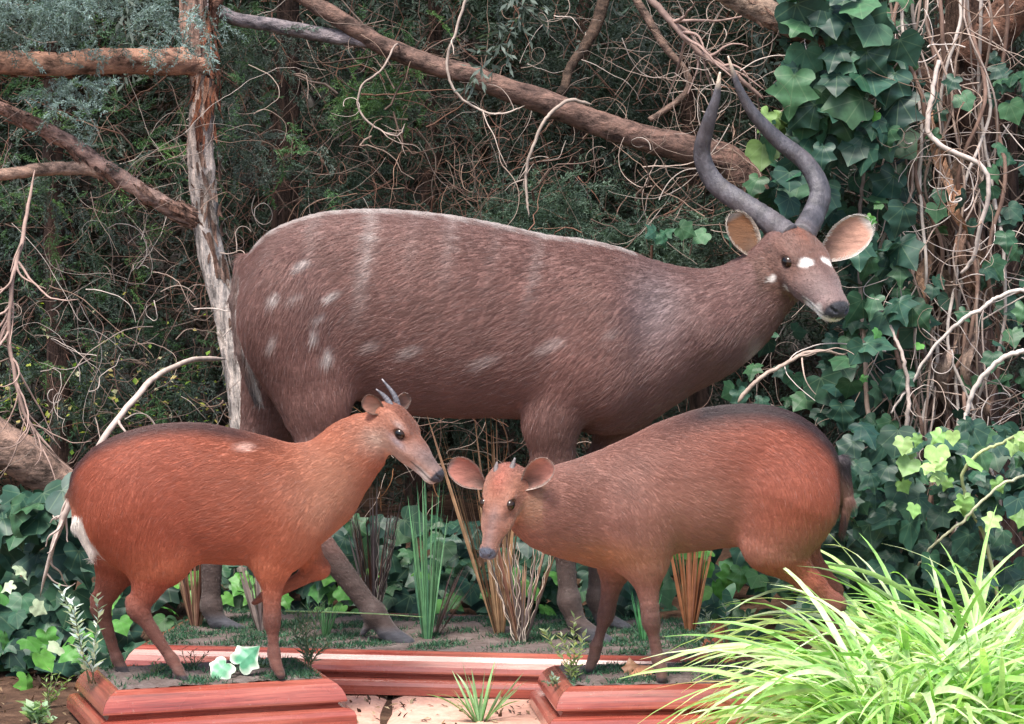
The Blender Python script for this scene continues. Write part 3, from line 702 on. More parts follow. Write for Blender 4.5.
    def face(hx, hy, hz, P):
        hc = np.tile(np.array((.27, .115, .075)), (len(P), 1))
        hc = lerp(hc, (.32, .090, .055), np.clip((.42 - hx) / .2, 0, 1) * np.clip(1 - np.abs(hy) / .14, 0, 1) * (hz > .02))
        hc = lerp(hc, (.15, .085, .075), np.exp(-(hy / .085) ** 2) * np.clip((hx - .38) / .2, 0, 1) * np.clip((hz + .06) / .05, 0, 1) * .85); hc = lerp(hc, (.10, .05, .04), np.exp(-((hx - .52) / .1) ** 2 - ((np.abs(hy) - .12) / .04) ** 2) * .45)
        hc = lerp(hc, (.31, .17, .11), np.clip((-.05 - hz) / .07, 0, 1) * .8)
        return face_common(hc, hx, hy, hz, P, (.075, .085, .115), (.30, .21, .17), .42, .05)
    colf0 = duiker_coat(B, H, Y0, (.24, .110, .084), (.28, .078, .046), (.09, .042, .034), face, 846, 640, -1)
    def colf(P):
        C = colf0(P); x, y = flank(P, Y0)
        C = lerp(C, (.36, .155, .065), bump_(y, 552, 16) * bump_(x, 600, 50) * .7)
        return lerp(C, (.36, .20, .15), bump_(y, 505, 40) * bump_(x, 700, 50) * .4)
    b = Buf(); b.add(V, None, Q, colf(V))
    R = ear(b, A(484, 486, -.13), A(450, 462, -.13), (0, -1, .0), 13.5 * s_, .018, (.42, .17, .13), (.20, .09, .06), (.30, .22, .19), thick=.002)
    R += ear(b, A(523, 487, -.15), A(551, 461, -.19), (0, -1, .0), 13 * s_, .018, (.42, .19, .15), (.20, .09, .06), (.42, .34, .30), thick=.002)
    b.build('body', M['coat'], root); eyes(H, root)
    horn(root, [H.p(.16, -.055, .10), A(496, 469, -.14), A(497, 462, -.13)], np.array([3.2, 2.6, .8]) * s_, (.2, .18, .18), dark=(.12, .10, .10), twist=0, nring=5, ring=.08)
    horn(root, [H.p(.16, .055, .10), A(512, 467, -.14), A(515, 458, -.13)], np.array([3.4, 2.8, .8]) * s_, (.3, .28, .28), dark=(.14, .12, .12), twist=0, nring=5, ring=.08)
    fur('coat', root, V, Q, B, colf, 120000, .020, .055, .00026, lambda P: P[:, 2] > .018, R, .005, .035, (.84, 1.18), .01, .45)
make_right_duiker()
# ================================================================== GROUND
def sheet(name, x0, x1, y0, y1, nx, ny, zf, mat, warp=True):
    tx = np.linspace(-1, 1, nx); ty = np.linspace(-1, 1, ny)
    if warp: tx = np.sign(tx) * np.abs(tx) ** 3; ty = np.sign(ty) * np.abs(ty) ** 3
    X, Y = np.meshgrid((x0 + x1) / 2 + tx * (x1 - x0) / 2, (y0 + y1) / 2 + ty * (y1 - y0) / 2, indexing='ij')
    V = np.stack([X, Y, zf(X, Y)], -1).reshape(-1, 3)
    i = np.arange(nx * ny).reshape(nx, ny); q = np.stack([i[:-1, :-1], i[1:, :-1], i[1:, 1:], i[:-1, 1:]], -1).reshape(-1, 4)
    b = Buf(); b.add(V, None, q); return tag(b.build(name, mat), None, None, None, 'structure')
def gz(X, Y):
    k = np.clip((Y - .35) / 1.6, 0, 1)
    return GZ - .004 + k * k * (3 - 2 * k) * .16 + .012 * np.sin(X * 9 + Y * 5) * np.sin(Y * 11 - X * 4) * np.clip((Y + .1) * 2, 0, 1)
sheet('ground', -150, 150, -150, 150, 200, 200, gz, M['soil'])
b = Buf()   # sandstone paving slabs under and in front of the plinths
sl = [(-.98, -.30, -1.9, .02), (-.29, .42, -1.9, .02), (.43, 1.4, -1.9, .02)]
for x0, x1, y0, y1 in sl:
    n = 24; X, Y = np.meshgrid(np.linspace(x0, x1, n), np.linspace(y0, y1, n), indexing='ij')
    Z = GZ + .002 * np.sin(X * 21 + 1) * np.sin(Y * 17)
    e = (np.abs((X - x0) / (x1 - x0) - .5) > .499) | (np.abs((Y - y0) / (y1 - y0) - .5) > .499)
    Z = Z + .006 - e * .012
    i = np.arange(n * n).reshape(n, n); q = np.stack([i[:-1, :-1], i[1:, :-1], i[1:, 1:], i[:-1, 1:]], -1).reshape(-1, 4)
    b.add(np.stack([X, Y, Z], -1).reshape(-1, 3), None, q)
tag(b.build('paving', M['stone']), kind='structure')
# loose litter on the paving and soil: nobody could count it
b = Buf(); n = 2600
P = np.stack([rng.uniform(-1.3, 1.3, n), rng.uniform(-1.0, .9, n), np.zeros(n)], 1)
P[:, 2] = np.where(P[:, 1] < .02, GZ + .009, gz(P[:, 0], P[:, 1]) + .006)
tv = np.array([[0, -.5, 0], [.18, 0, .1], [0, .5, .02], [-.18, 0, .08]]); R = rotm(rng.uniform(0, 6.3, n), rng.normal(0, .5, n), rng.normal(0, .5, n))
cc = np.array([(.10, .06, .035), (.22, .14, .08), (.05, .03, .02), (.32, .24, .15)])[rng.integers(0, 4, n)]
scatter(b, tv, np.array([[0, 1, 2], [0, 2, 3]]), P, R, rng.uniform(.008, .028, n), cc)
tag(b.build('leaf_litter', M['twigc']), kind='stuff')
# ================================================================== PLINTHS
PROF = [(-.006, .002), (.000, .002), (.004, 0), (.016, -.007), (.026, -.018), (.033, -.031), (.036, -.042), (.036, -.046), (.020, -.049), (.018, -.056), (.024, -.060), (.040, -.062), (.049, -.067), (.053, -.076), (.054, -.097)]
TOPS = []
def plinth(label, c, yaw, hx, hy, z=0.0):
    ca, sa = math.cos(yaw), math.sin(yaw)
    W = lambda x, y, zz: np.array([c[0] + x * ca - y * sa, c[1] + x * sa + y * ca, zz])
    root = empty('wooden_plinth', (c[0], c[1], GZ + .009), label, 'plinth', 'moulded wooden plinths'); root.rotation_euler.z = yaw
    TOPS.append((c, yaw, hx, hy))
    cs = [(-1, -1), (1, -1), (1, 1), (-1, 1)]; dz = GZ + .009 + .097
    for k in range(4):
        a, d = cs[k], cs[(k + 1) % 4]; b = Buf(); V = []; m = 30
        for t in np.linspace(0, 1, m):
            for off, zz in PROF:
                e = .0012
                xa, ya = a[0] * (hx + off), a[1] * (hy + off); xd, yd = d[0] * (hx + off), d[1] * (hy + off)
                tt = e / 2 + t * (1 - e); V.append((xa + (xd - xa) * tt, ya + (yd - ya) * tt, zz + dz))
            # inner return of the moulding
            xa, ya = a[0] * (hx - .02), a[1] * (hy - .02); xd, yd = d[0] * (hx - .02), d[1] * (hy - .02)
            V.append((xa + (xd - xa) * t, ya + (yd - ya) * t, dz - .004))
        w_ = len(PROF) + 1; i = np.arange(m * w_).reshape(m, w_)
        q = np.stack([i[:-1, :-1], i[:-1, 1:], i[1:, 1:], i[1:, :-1]], -1).reshape(-1, 4)
        q2 = np.stack([i[:-1, -1], i[:-1, 0], i[1:, 0], i[1:, -1]], -1)
        V = np.array(V); ang = math.atan2(d[1] - a[1], d[0] - a[0])
        V[:, :2] += 0
        b.add(V, None, np.concatenate([q, q2])); R = Matrix.Rotation(ang, 4, 'Z')
        class Z: location = (0, 0, 0)
        # the mesh is turned so that its own x axis follows the grain
        Vr = V.copy(); cr, sr = math.cos(-ang), math.sin(-ang); Vr[:, 0] = V[:, 0] * cr - V[:, 1] * sr; Vr[:, 1] = V[:, 0] * sr + V[:, 1] * cr; Vr[:, 2] -= root.location.z
        b.v = [Vr]; o = b.build('moulding', M['wood']); o.parent = root; o.rotation_euler.z = ang
        sm = o.data.polygons; sm.foreach_set('use_smooth', [False] * len(sm))
    b = Buf(); n1, n2 = 50, 30
    X, Y = np.meshgrid(np.linspace(-hx + .006, hx - .006, n1), np.linspace(-hy + .006, hy - .006, n2), indexing='ij')
    Zt = .0015 + .0035 * np.abs(np.sin(X * 37 + Y * 11) * np.sin(Y * 43 - X * 19)) + rng.normal(0, .0008, X.shape); Zt = Zt * (1 - .8 * ((np.abs(X) > hx * .97) | (np.abs(Y) > hy * .97)))
    i = np.arange(n1 * n2).reshape(n1, n2); q = np.stack([i[:-1, :-1], i[1:, :-1], i[1:, 1:], i[:-1, 1:]], -1).reshape(-1, 4)
    b.add(np.stack([X, Y, Zt + dz - root.location.z], -1).reshape(-1, 3), None, q); o = b.build('gravel_top', M['grit']); o.parent = root
    # short curly artificial moss in patches
    b = Buf(); n = int(90000 * hx * hy * 4 * .55); P = np.stack([rng.uniform(-hx + .01, hx - .01, n), rng.uniform(-hy + .01, hy - .01, n)], 1)
    f = np.sin(P[:, 0] * 17 + 9 * c[0] + 2 * np.sin(P[:, 1] * 13)) * np.sin(P[:, 1] * 19 + 2 + 2 * np.sin(P[:, 0] * 11)) + .5 * np.sin(P[:, 0] * 37 - P[:, 1] * 29) + rng.normal(0, .35, n)
    P = P[f > .05]; n = len(P); P = np.column_stack([P, np.full(n, .003 + dz - root.location.z)])
    tv = np.array([[-.12, 0, 0], [.12, 0, 0], [.06, .25, .6], [.0, .6, 1.0], [-.07, .22, .6]]); tt = np.array([[0, 1, 2], [0, 2, 4], [4, 2, 3]])
    cc = np.array([(.022, .085, .045), (.035, .12, .055), (.015, .055, .035), (.06, .14, .07)])[rng.integers(0, 4, n)]
    scatter(b, tv, tt, P, rotm(rng.uniform(0, 6.3, n), rng.normal(0, .7, n), rng.normal(0, .7, n)), rng.uniform(.006, .014, n), cc)
    o = b.build('moss', M['cyp']); o.parent = root; o['kind'] = 'stuff'
    return root
def plinth_from(label, pl, pr, depth):
    """front top edge runs from photo point pl to pr"""
    a, b_ = ground_at(*pl, 0)[:2], ground_at(*pr, 0)[:2]; v = b_ - a; yaw = math.atan2(v[1], v[0]); L = np.linalg.norm(v)
    n = np.array([-math.sin(yaw), math.cos(yaw)]); c = (a + b_) / 2 + n * depth / 2
    return plinth(label, c, yaw, L / 2, depth / 2)
plinth_from('red varnished plinth under the leftmost small antelope with white tail', (116, 694), (328, 682), .31)
plinth_from('long red varnished plinth at the back, under the large horned antelope', (142, 648), (700, 661), .60)
plinth_from('red varnished plinth at lower right, half under the bright grass clump', (570, 690), (880, 684), .28)
# ================================================================== TREES AND LIMBS
def limb(root, name, pts, rads, c0, c1=None, seg=14, mat='bark_h', n=40, rough=.10, ridges=5, kink=.004, edge=None):
    """pts rows: px, py, Y ; rads px at that depth"""
    P = spline(np.array([at(*p) for p in pts]), n); sc = np.array([r / ppm(p[2]) for p, r in zip(pts, rads)]); R = spline(sc[:, None], n)[:, 0]
    P = P + np.cumsum(rng.normal(0, kink, P.shape), 0) * .35
    u = np.linspace(0, 1, n)[:, None]; u = u if edge is None else np.clip((u - edge[0]) / (edge[1] - edge[0]), 0, 1); C = np.array(c0) * (1 - u) + np.array(c1 if c1 else c0) * u
    C = C * rng.uniform(.85, 1.15, (n, 1))
    b = Buf(); tube(b, P, R, seg, C, rough, ridges); return b.build(name, M[mat], root), P
def flakes(root, P, R, n, cols, L=(.02, .08), W=(.003, .009), name='bark_strips'):
    b = Buf(); T = np.gradient(P, axis=0); T /= np.linalg.norm(T, axis=1)[:, None]
    for _ in range(n):
        i = rng.integers(1, len(P) - 1); t = T[i]; a = rng.uniform(math.pi * .9, math.pi * 2.1); X = unit(np.cross(t, [0, 1, 0])); Y = unit(np.cross(X, t)); 
        if Y[1] < 0: Y = -Y
        o = X * math.cos(a) + Y * math.sin(a); s = unit(np.cross(t, o)); p = P[i] + o * R[i] * 1.02 + t * rng.normal(0, .01); l, w = rng.uniform(*L), rng.uniform(*W); V = []
        lift = rng.uniform(.1, .5); sg = rng.choice([-1, 1]); sk = rng.normal(0, .2)
        for k in range(5):
            u = k / 4; c = p + (t * sg + s * sk) * l * (u - .4) + o * (lift * l * max(0, u - .4) ** 2 * 1.5 + .0012); ww = w * (1 - abs(u - .4) ** 2 * 2.2)
            V += [c - s * ww, c + o * w * .25, c + s * ww]
        i_ = np.arange(15).reshape(5, 3); b.add(V, None, np.stack([i_[:-1, :-1], i_[:-1, 1:], i_[1:, 1:], i_[1:, :-1]], -1).reshape(-1, 4), np.array(cols[rng.integers(0, len(cols))]) * rng.uniform(.6, 1.3))
    o = b.build(name, M['bark'], root); o['kind'] = 'stuff'; return o
def limb_flakes(root, ob, P, rads, Ys, n, cols, **k):
    R = np.interp(np.linspace(0, 1, len(P)), np.linspace(0, 1, len(rads)), [r / ppm(y) for r, y in zip(rads, Ys)]); return flakes(root, P, R, n, cols, **k)
def cyp_templates():
    T = []
    for k in range(6):
        V = []; F = []; r = np.random.default_rng(k)
        def leaflet(p, d, L, w):
            d = unit(d); s = unit(np.cross(d, r.normal(0, 1, 3))) * w; i = len(V)
            V.extend([p - s * .5, p + d * L * .5 + s * .9, p + d * L, p + d * L * .45 - s * .9]); F.extend([[i, i + 1, i + 2], [i, i + 2, i + 3]])
        main = [np.zeros(3)]; d = np.array([0, 1.0, 0])
        for i in range(9): d = unit(d + r.normal(0, .16, 3) + np.array([0, 0, -.05])); main.append(main[-1] + d * .11)
        for i, p in enumerate(main[1:]):
            dd = unit(main[i + 1] - main[i]); leaflet(p, dd, .13, .016)
            for s in (-1, 1):
                side = unit(np.cross(dd, [0, 0, 1])) * s; q = p.copy(); e = unit(dd * .75 + side * .8 + r.normal(0, .25, 3))
                m = int(4 * (1 - i / 11)) + 2
                for j in range(m):
                    leaflet(q, e + r.normal(0, .35, 3), .10, .014); leaflet(q, e * .6 + side * r.normal(0, .5) + r.normal(0, .4, 3), .075, .013); q = q + e * .055; e = unit(e + dd * .12 + r.normal(0, .15, 3))
        T.append((np.array(V), np.array(F)))
    return T
CT = cyp_templates()
def sprays(buf, P, size, cols, up=None, droop=.0, spread=1.0):
    n = len(P); k = rng.integers(0, len(CT), n); R = rotm(rng.uniform(0, 6.3, n), rng.normal(-droop, .6 * spread, n), rng.normal(0, .8, n)); sc = rng.uniform(.6, 1.4, n) * size
    cc = np.array(cols)[rng.integers(0, len(cols), n)] * rng.uniform(.65, 1.4, (n, 1))
    for i in range(len(CT)):
        m = k == i
        if m.any(): scatter(buf, CT[i][0], CT[i][1], P[m], R[m], sc[m], cc[m])
def cloud(n, x, y, Y, clump=40, r=.10):
    """clumped points inside a photo window between two depths"""
    c = np.array([at(rng.uniform(*x), rng.uniform(*y), rng.uniform(*Y)) for _ in range(clump)])
    return c[rng.integers(0, clump, n)] + rng.normal(0, r, (n, 3)) * np.array([1.2, 1, .7])
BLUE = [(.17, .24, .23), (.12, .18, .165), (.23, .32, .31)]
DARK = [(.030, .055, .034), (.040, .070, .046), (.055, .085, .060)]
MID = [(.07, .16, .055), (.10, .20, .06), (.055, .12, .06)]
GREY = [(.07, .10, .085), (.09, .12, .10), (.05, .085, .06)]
RB = (.20, .085, .055); PALE = (.42, .36, .32); BRN = (.16, .095, .07)
CYF = [([(232, 330, .75), (212, 230, .75), (205, 150, .75)], [14, 12.5, 13], 70, [(.36, .30, .26), (.30, .2, .16), (.2, .12, .09)]),
       ([(252, 620, .80), (247, 430, .75), (232, 330, .75)], [17, 16, 14], 50, [(.50, .45, .40), (.40, .34, .30)]),
       ([(205, 150, .75), (206, 80, .75), (200, 10, .75)], [13, 13.5, 13], 110, [(.24, .09, .05), (.17, .065, .04), (.30, .15, .10)]),
       ([(206, 66, .75), (180, 61, .73), (110, 62, .65), (40, 67, .6), (-60, 60, .5)], [13, 12, 12, 11, 10], 160, [(.26, .11, .07), (.18, .07, .045), (.32, .19, .14)]),
       ([(204, 222, .75), (165, 205, .72), (110, 175, .7), (60, 140, .68), (0, 108, .65)], [9, 8.5, 8, 8, 7], 90, [(.30, .18, .14), (.2, .11, .08)])]
t = empty('cypress_tree', at(250, 430, .75), 'cypress with peeling reddish bark and pale weathered foot, behind the large antelope tail', 'tree')
limb(t, 'trunk', [(252, 620, .80), (247, 430, .75), (232, 330, .75), (212, 230, .75), (205, 150, .75), (206, 80, .75), (200, 10, .75), (196, -160, .75)], [17, 16, 14, 12.5, 13, 12, 13, 12], (.66, .58, .53), (.38, .24, .19), 22, 'bark', 90, .09, 7, .004, (.45, .8))
limb(t, 'limb', [(206, 66, .75), (180, 61, .73), (110, 62, .65), (40, 67, .6), (-60, 60, .5)], [14, 13, 13, 12, 11], (.46, .26, .19), (.36, .2, .14), 14)
limb(t, 'limb', [(215, 236, .78), (165, 205, .72), (110, 175, .7), (60, 140, .68), (0, 108, .65), (-70, 80, .6)], [9, 8.5, 8, 8, 7, 7], (.46, .32, .27), (.36, .2, .16), 12)
limb(t, 'limb', [(104, 172, .70), (60, 167, .68), (0, 173, .6), (-60, 168, .55)], [7.5, 7, 6.5, 6], (.42, .29, .23), (.38, .24, .18), 12)
limb(t, 'limb', [(212, 30, .75), (218, 5, .78), (214, -40, .8)], [6, 7, 7], (.2, .1, .07), None, 10)
_t = limb(t, 'limb', [(212, 10, .76), (225, -40, .8), (230, -90, .8)], [5, 6, 6], (.2, .1, .07), None, 10)
for _pts, _r, _n, _c in CYF: limb_flakes(t, None, spline(np.array([at(*p) for p in _pts]), 60), _r, [p[2] for p in _pts], _n, _c)
b = Buf()
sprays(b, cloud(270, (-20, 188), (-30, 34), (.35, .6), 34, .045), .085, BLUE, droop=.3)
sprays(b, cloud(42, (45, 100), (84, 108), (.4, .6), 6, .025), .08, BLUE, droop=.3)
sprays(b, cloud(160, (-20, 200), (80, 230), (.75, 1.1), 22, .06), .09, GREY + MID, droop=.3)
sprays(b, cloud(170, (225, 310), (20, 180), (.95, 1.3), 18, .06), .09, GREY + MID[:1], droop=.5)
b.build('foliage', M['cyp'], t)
t = empty('leaning_tree', at(760, 210, 1.0), 'grey brown smooth trunk leaning diagonally above the large antelope back', 'tree')
limb(t, 'trunk', [(790, 260, 1.05), (735, 168, 1.0), (690, 148, .98), (620, 126, .97), (550, 100, .96), (470, 72, .95), (395, 45, .95), (340, 14, .95), (290, -15, .95)], [15, 16, 15, 13, 12, 10.5, 9.5, 8.5, 8], (.20, .12, .10), (.17, .11, .09), 18, 'bark_h', 90, .05, 3)
limb(t, 'limb', [(420, 55, .955), (375, 42, .96), (320, 33, .97), (260, 24, .97), (215, 14, .97), (170, -5, .97)], [4, 7, 7.5, 7, 6.5, 6], (.27, .24, .26), (.22, .19, .2), 14, n=50, rough=.05)
limb(t, 'limb', [(650, 120, 1.0), (690, 85, 1.0), (660, 40, 1.0), (625, -20, 1.0)], [3, 3.5, 4, 4], (.22, .15, .12), None, 8)
limb(t, 'limb', [(560, 95, 1.0), (575, 60, 1.05), (600, 20, 1.1), (615, -30, 1.15)], [5, 5, 6, 6], (.09, .06, .045), None, 8)
t = empty('broken_log', at(0, 440, .55), 'thick weathered log end poking in at the left edge behind the small antelope', 'log')
limb(t, 'trunk', [(-60, 405, .5), (0, 440, .52), (40, 462, .55), (85, 500, .6), (120, 540, .65)], [22, 22, 20, 17, 13], (.33, .22, .18), (.25, .17, .13), 18, 'bark_h', 40, .10, 6)
# right hand tree wrapped in ivy
RT = empty('old_ivy_tree', at(950, 500, 1.1), 'old tree wrapped in woody stems and peeling bark at the right edge', 'tree')
limb(RT, 'trunk', [(985, 620, 1.15), (970, 450, 1.12), (962, 330, 1.1), (960, 200, 1.1), (965, 80, 1.1), (960, -120, 1.1)], [46, 36, 28, 26, 28, 28], (.11, .065, .05), (.10, .06, .045), 26, 'bark', 70, .14, 9)
limb(RT, 'limb', [(950, 110, 1.0), (915, 75, .95), (880, 48, .92), (840, 38, .9), (790, 25, .88), (735, 0, .86), (690, -25, .85)], [20, 17, 15, 12, 13, 12, 11], (.17, .10, .075), (.30, .22, .17), 16, n=60, rough=.10)
limb(RT, 'limb', [(968, 60, 1.05), (1000, 20, 1.0), (1050, -30, .95)], [20, 20, 18], (.16, .085, .06), None, 14)
flakes(RT, spline(np.array([at(970, 450, 1.12), at(962, 330, 1.1), at(960, 200, 1.1), at(965, 40, 1.1)]), 60), np.full(60, .075), 260, [(.22, .14, .11), (.14, .08, .06), (.34, .26, .22), (.09, .055, .045)], L=(.04, .16), W=(.004, .014))
flakes(RT, spline(np.array([at(950, 110, 1.0), at(915, 75, .95), at(880, 48, .92), at(790, 25, .88), at(735, 0, .86)]), 60), np.full(60, .034), 60, [(.30, .19, .14), (.2, .12, .09)])
b = Buf()
for x, y, l, c_ in [(940, 120, 95, (.50, .30, .20)), (950, 150, 80, (.62, .46, .36)), (958, 185, 60, (.55, .30, .19)), (934, 110, 60, (.34, .20, .13)), (965, 230, 90, (.32, .2, .15)), (948, 270, 110, (.35, .25, .2)), (980, 250, 80, (.28, .17, .12)), (970, 330, 90, (.36, .26, .21)), (945, 350, 80, (.4, .3, .25)), (990, 400, 60, (.3, .2, .15)), (925, 240, 70, (.3, .19, .13))]:
    n = 14; u = np.linspace(0, 1, n); P = np.array([at(x + 6 * math.sin(v * 5 + x) + 5 * v, y + l * v, .82 + .05 * math.sin(v * 4 + y)) for v in u])
    w_ = .016 * (np.sin(np.clip(u * 1.1 + .12, 0, 1) * math.pi) ** .6 + .15) * rng.uniform(.8, 1.3); V = []
    for i in range(n):
        tw = math.sin(u[i] * 4 + x) * .9
        for k, e in enumerate((-1, -.4, .3, 1)): V.append(P[i] + w_[i] * e * np.array([math.cos(tw), math.sin(tw), 0]) + np.array([0, .006 * math.cos(e * 3 + u[i] * 9), 0]) + rng.normal(0, .0012, 3))
    i = np.arange(n * 4).reshape(n, 4); b.add(V, None, np.stack([i[:-1, :-1], i[1:, :-1], i[1:, 1:], i[:-1, 1:]], -1).reshape(-1, 4), c_)
b.build('peeling_bark', M['bark'], RT)
# ------------------------------------------------------------------ thicket behind: five conifers, each its own trunk and crown
def thicket_tree(label, px, Y, lean, r, crown, cols, ntw=60, name='conifer', windows=None):
    t = empty(name, ground_at(px, 520, GZ) * 0 + at(px, 500, Y) * np.array([1, 1, 0]), label, 'tree', 'dark conifers in the thicket')
    limb(t, 'trunk', [(px - lean, 620, Y), (px, 420, Y), (px + lean * .5, 250, Y), (px + lean, 80, Y), (px + lean * 1.3, -150, Y)], [r * 1.3, r, r * .9, r * .8, r * .7], (.075, .045, .036), (.06, .038, .03), 14, 'bark', 40, .12, 6)
    b = Buf()
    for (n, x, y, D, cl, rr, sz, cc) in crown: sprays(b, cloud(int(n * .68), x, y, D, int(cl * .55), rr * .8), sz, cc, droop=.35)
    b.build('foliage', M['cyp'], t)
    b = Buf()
    for _ in range(ntw):       # dead inner twigs of this tree
        c_ = crown[rng.integers(0, len(crown))]; p = at(rng.uniform(*c_[1]), rng.uniform(*c_[2]), rng.uniform(c_[3][0] - .15, c_[3][1]))
        d = unit(rng.normal(0, 1, 3) * np.array([1, .5, .7])); Q = [p]
        for i in range(10): d = unit(d + rng.normal(0, .32, 3)); Q.append(Q[-1] + d * rng.uniform(.02, .05))
        tube(b, Q, np.linspace(1, .3, 11) * rng.uniform(.0012, .004), 4, np.array([(.15, .10, .08), (.22, .16, .13), (.10, .065, .05), (.19, .10, .07)][rng.integers(0, 4)]), cap=False)
    b.build('dead_twigs', M['twigc'], t)['kind'] = 'stuff'
thicket_tree('dark conifer with shaggy trunk showing just right of the pale foot cypress', 282, 1.5, 6, 15, [(420, (200, 420), (-20, 330), (1.3, 2.0), 26, .10, .13, GREY + DARK + DARK), (150, (330, 430), (20, 140), (1.1, 1.4), 10, .06, .10, MID)], 150)
SPD = 1
thicket_tree('dark conifer filling the left edge behind the dead hanging twigs', 60, 1.6, -8, 12, [(650, (-40, 230), (0, 560), (1.2, 2.2), 45, .13, .13, DARK + GREY + MID)], 260)
thicket_tree('dark conifer behind the middle of the leaning trunk', 560, 1.9, 20, 9, [(750, (400, 700), (-20, 240), (1.6, 2.3), 44, .13, .13, DARK + GREY), (620, (430, 730), (185, 270), (.95, 1.3), 26, .07, .11, [(.085, .14, .095), (.11, .17, .12), (.06, .10, .07)])], 200)
thicket_tree('dark conifer behind the pair of tall twisted horns', 700, 2.1, -12, 10, [(600, (620, 900), (-20, 330), (1.7, 2.4), 40, .13, .14, DARK)], 200)
thicket_tree('dark conifer behind the belly and hind legs of the large antelope', 420, 2.3, 12, 10, [(700, (150, 700), (240, 560), (1.8, 2.5), 44, .15, .15, DARK)], 160)
thicket_tree('dark conifer at the far right edge behind the ivy', 1000, 2.2, 0, 16, [(600, (850, 1060), (-20, 520), (1.6, 2.4), 40, .14, .14, DARK)], 60)
# far wood: one dense mass further back and an unseen canopy overhead, added to shade the backdrop
b = Buf(); n = 4800
P = np.stack([rng.uniform(-3.8, 3.8, n), rng.uniform(2.7, 4.6, n), rng.uniform(-.1, 3.2, n)], 1); sprays(b, P, .30, DARK + [(.05, .034, .026), (.035, .025, .02)], droop=.3)
n = 2200; P = np.stack([rng.uniform(-2.6, 2.6, n), rng.uniform(.9, 3.4, n), rng.uniform(1.75, 3.0, n)], 1); sprays(b, P, .28, DARK + GREY, droop=.3)
tag(b.build('far_wood', M['cyp']), kind='stuff')
b = Buf()  # added near-black wavy sheet, a dark backing that closes off the view
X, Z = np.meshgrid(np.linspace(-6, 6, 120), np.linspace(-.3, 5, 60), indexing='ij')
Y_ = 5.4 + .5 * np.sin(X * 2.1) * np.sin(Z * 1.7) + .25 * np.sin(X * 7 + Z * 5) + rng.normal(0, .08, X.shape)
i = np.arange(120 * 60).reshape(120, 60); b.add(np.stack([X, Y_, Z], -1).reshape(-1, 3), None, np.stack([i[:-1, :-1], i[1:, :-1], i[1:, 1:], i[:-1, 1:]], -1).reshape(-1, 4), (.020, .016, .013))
tag(b.build('dark_backing', M['cyp']), kind='structure')
# bright yellow leaf shapes painting the light that leaks through gaps low left
b = Buf(); n = 430; P = np.array([at(rng.uniform(0, 300), rng.normal(395, 36), rng.uniform(1.3, 1.9)) for _ in range(n)])
tv = np.array([[0, 0, 0], [.4, .5, .1], [0, 1, 0], [-.4, .5, .1]])
scatter(b, tv, np.array([[0, 1, 2], [0, 2, 3]]), P, rotm(rng.uniform(0, 6, n), rng.normal(.6, .5, n), rng.normal(0, .5, n)), rng.uniform(.010, .026, n), np.array([(.55, .62, .12), (.75, .62, .22), (.30, .50, .08), (.70, .66, .40)])[rng.integers(0, 4, n)])
tag(b.build('light_gap_specks', M['grass']), kind='stuff')
# ------------------------------------------------------------------ curly dry twigs
def curl(p, L, curv, r, n=26, d0=None, seg=5):
    d = unit(rng.normal(0, 1, 3) * np.array([1, .45, 1])) if d0 is None else unit(d0); ax = unit(rng.normal(0, 1, 3) * np.array([.5, 1, .5])); Q = [np.array(p)]
    k = rng.normal(0, curv) * (1.0 if rng.random() < .22 else .35); wob = rng.uniform(.04, .16)
    for i in range(n):
        k += rng.normal(0, curv * .22); ax = unit(ax + rng.normal(0, .12, 3)); M_ = np.array(Matrix.Rotation(k / n * 5, 3, Vector(ax))); d = unit(M_ @ d + rng.normal(0, wob, 3) + np.array([0, 0, -.015])); Q.append(Q[-1] + d * L / n)
    return Q, np.linspace(1, .3, n + 1) * r
def twig_mass(name, N, x, y, Y, L, curv, r, cols, label=None):
    b = Buf()
    for _ in range(N):
        Q, R = curl(at(rng.uniform(*x), rng.uniform(*y), rng.uniform(*Y)), rng.uniform(*L), curv, rng.uniform(*r)); tube(b, Q, R, 5, np.array(cols[rng.integers(0, len(cols))]) * rng.uniform(.7, 1.2), cap=False)
    return tag(b.build(name, M['twigc']), kind='stuff')
TW = [(.40, .31, .26), (.30, .22, .18), (.50, .42, .37), (.24, .16, .12)]
TB = [(.17, .095, .07), (.24, .15, .12), (.11, .065, .05), (.20, .10, .07)]
twig_mass('dry_twigs', 120, (-10, 240), (120, 430), (.45, 1.1), (.12, .5), 1.0, (.0006, .0019), TW)
twig_mass('dry_twigs', 130, (240, 700), (-10, 210), (.8, 1.5), (.12, .42), 1.0, (.0005, .0016), TW)
twig_mass('dry_twigs', 120, (640, 780), (-20, 230), (.75, 1.2), (.15, .5), .8, (.0007, .0021), TW)
twig_mass('dry_twigs', 260, (875, 1040), (-20, 470), (.70, .98), (.15, .6), .9, (.0008, .0027), TW + [(.62, .54, .50)])
twig_mass('dry_twigs', 70, (740, 900), (250, 470), (.9, 1.2), (.12, .4), .8, (.0007, .0022), TW)
twig_mass('dry_twigs', 60, (300, 640), (400, 520), (.6, 1.3), (.12, .4), .7, (.0006, .0016), TW[:2] + [(.2, .09, .04)])
twig_mass('brown_brushwood', 800, (-10, 720), (-10, 450), (1.25, 2.0), (.12, .45), .5, (.0006, .0022), TB)
twig_mass('brown_brushwood', 260, (180, 560), (130, 330), (1.0, 1.5), (.12, .4), .5, (.0006, .0019), TB + [(.28, .17, .12)])
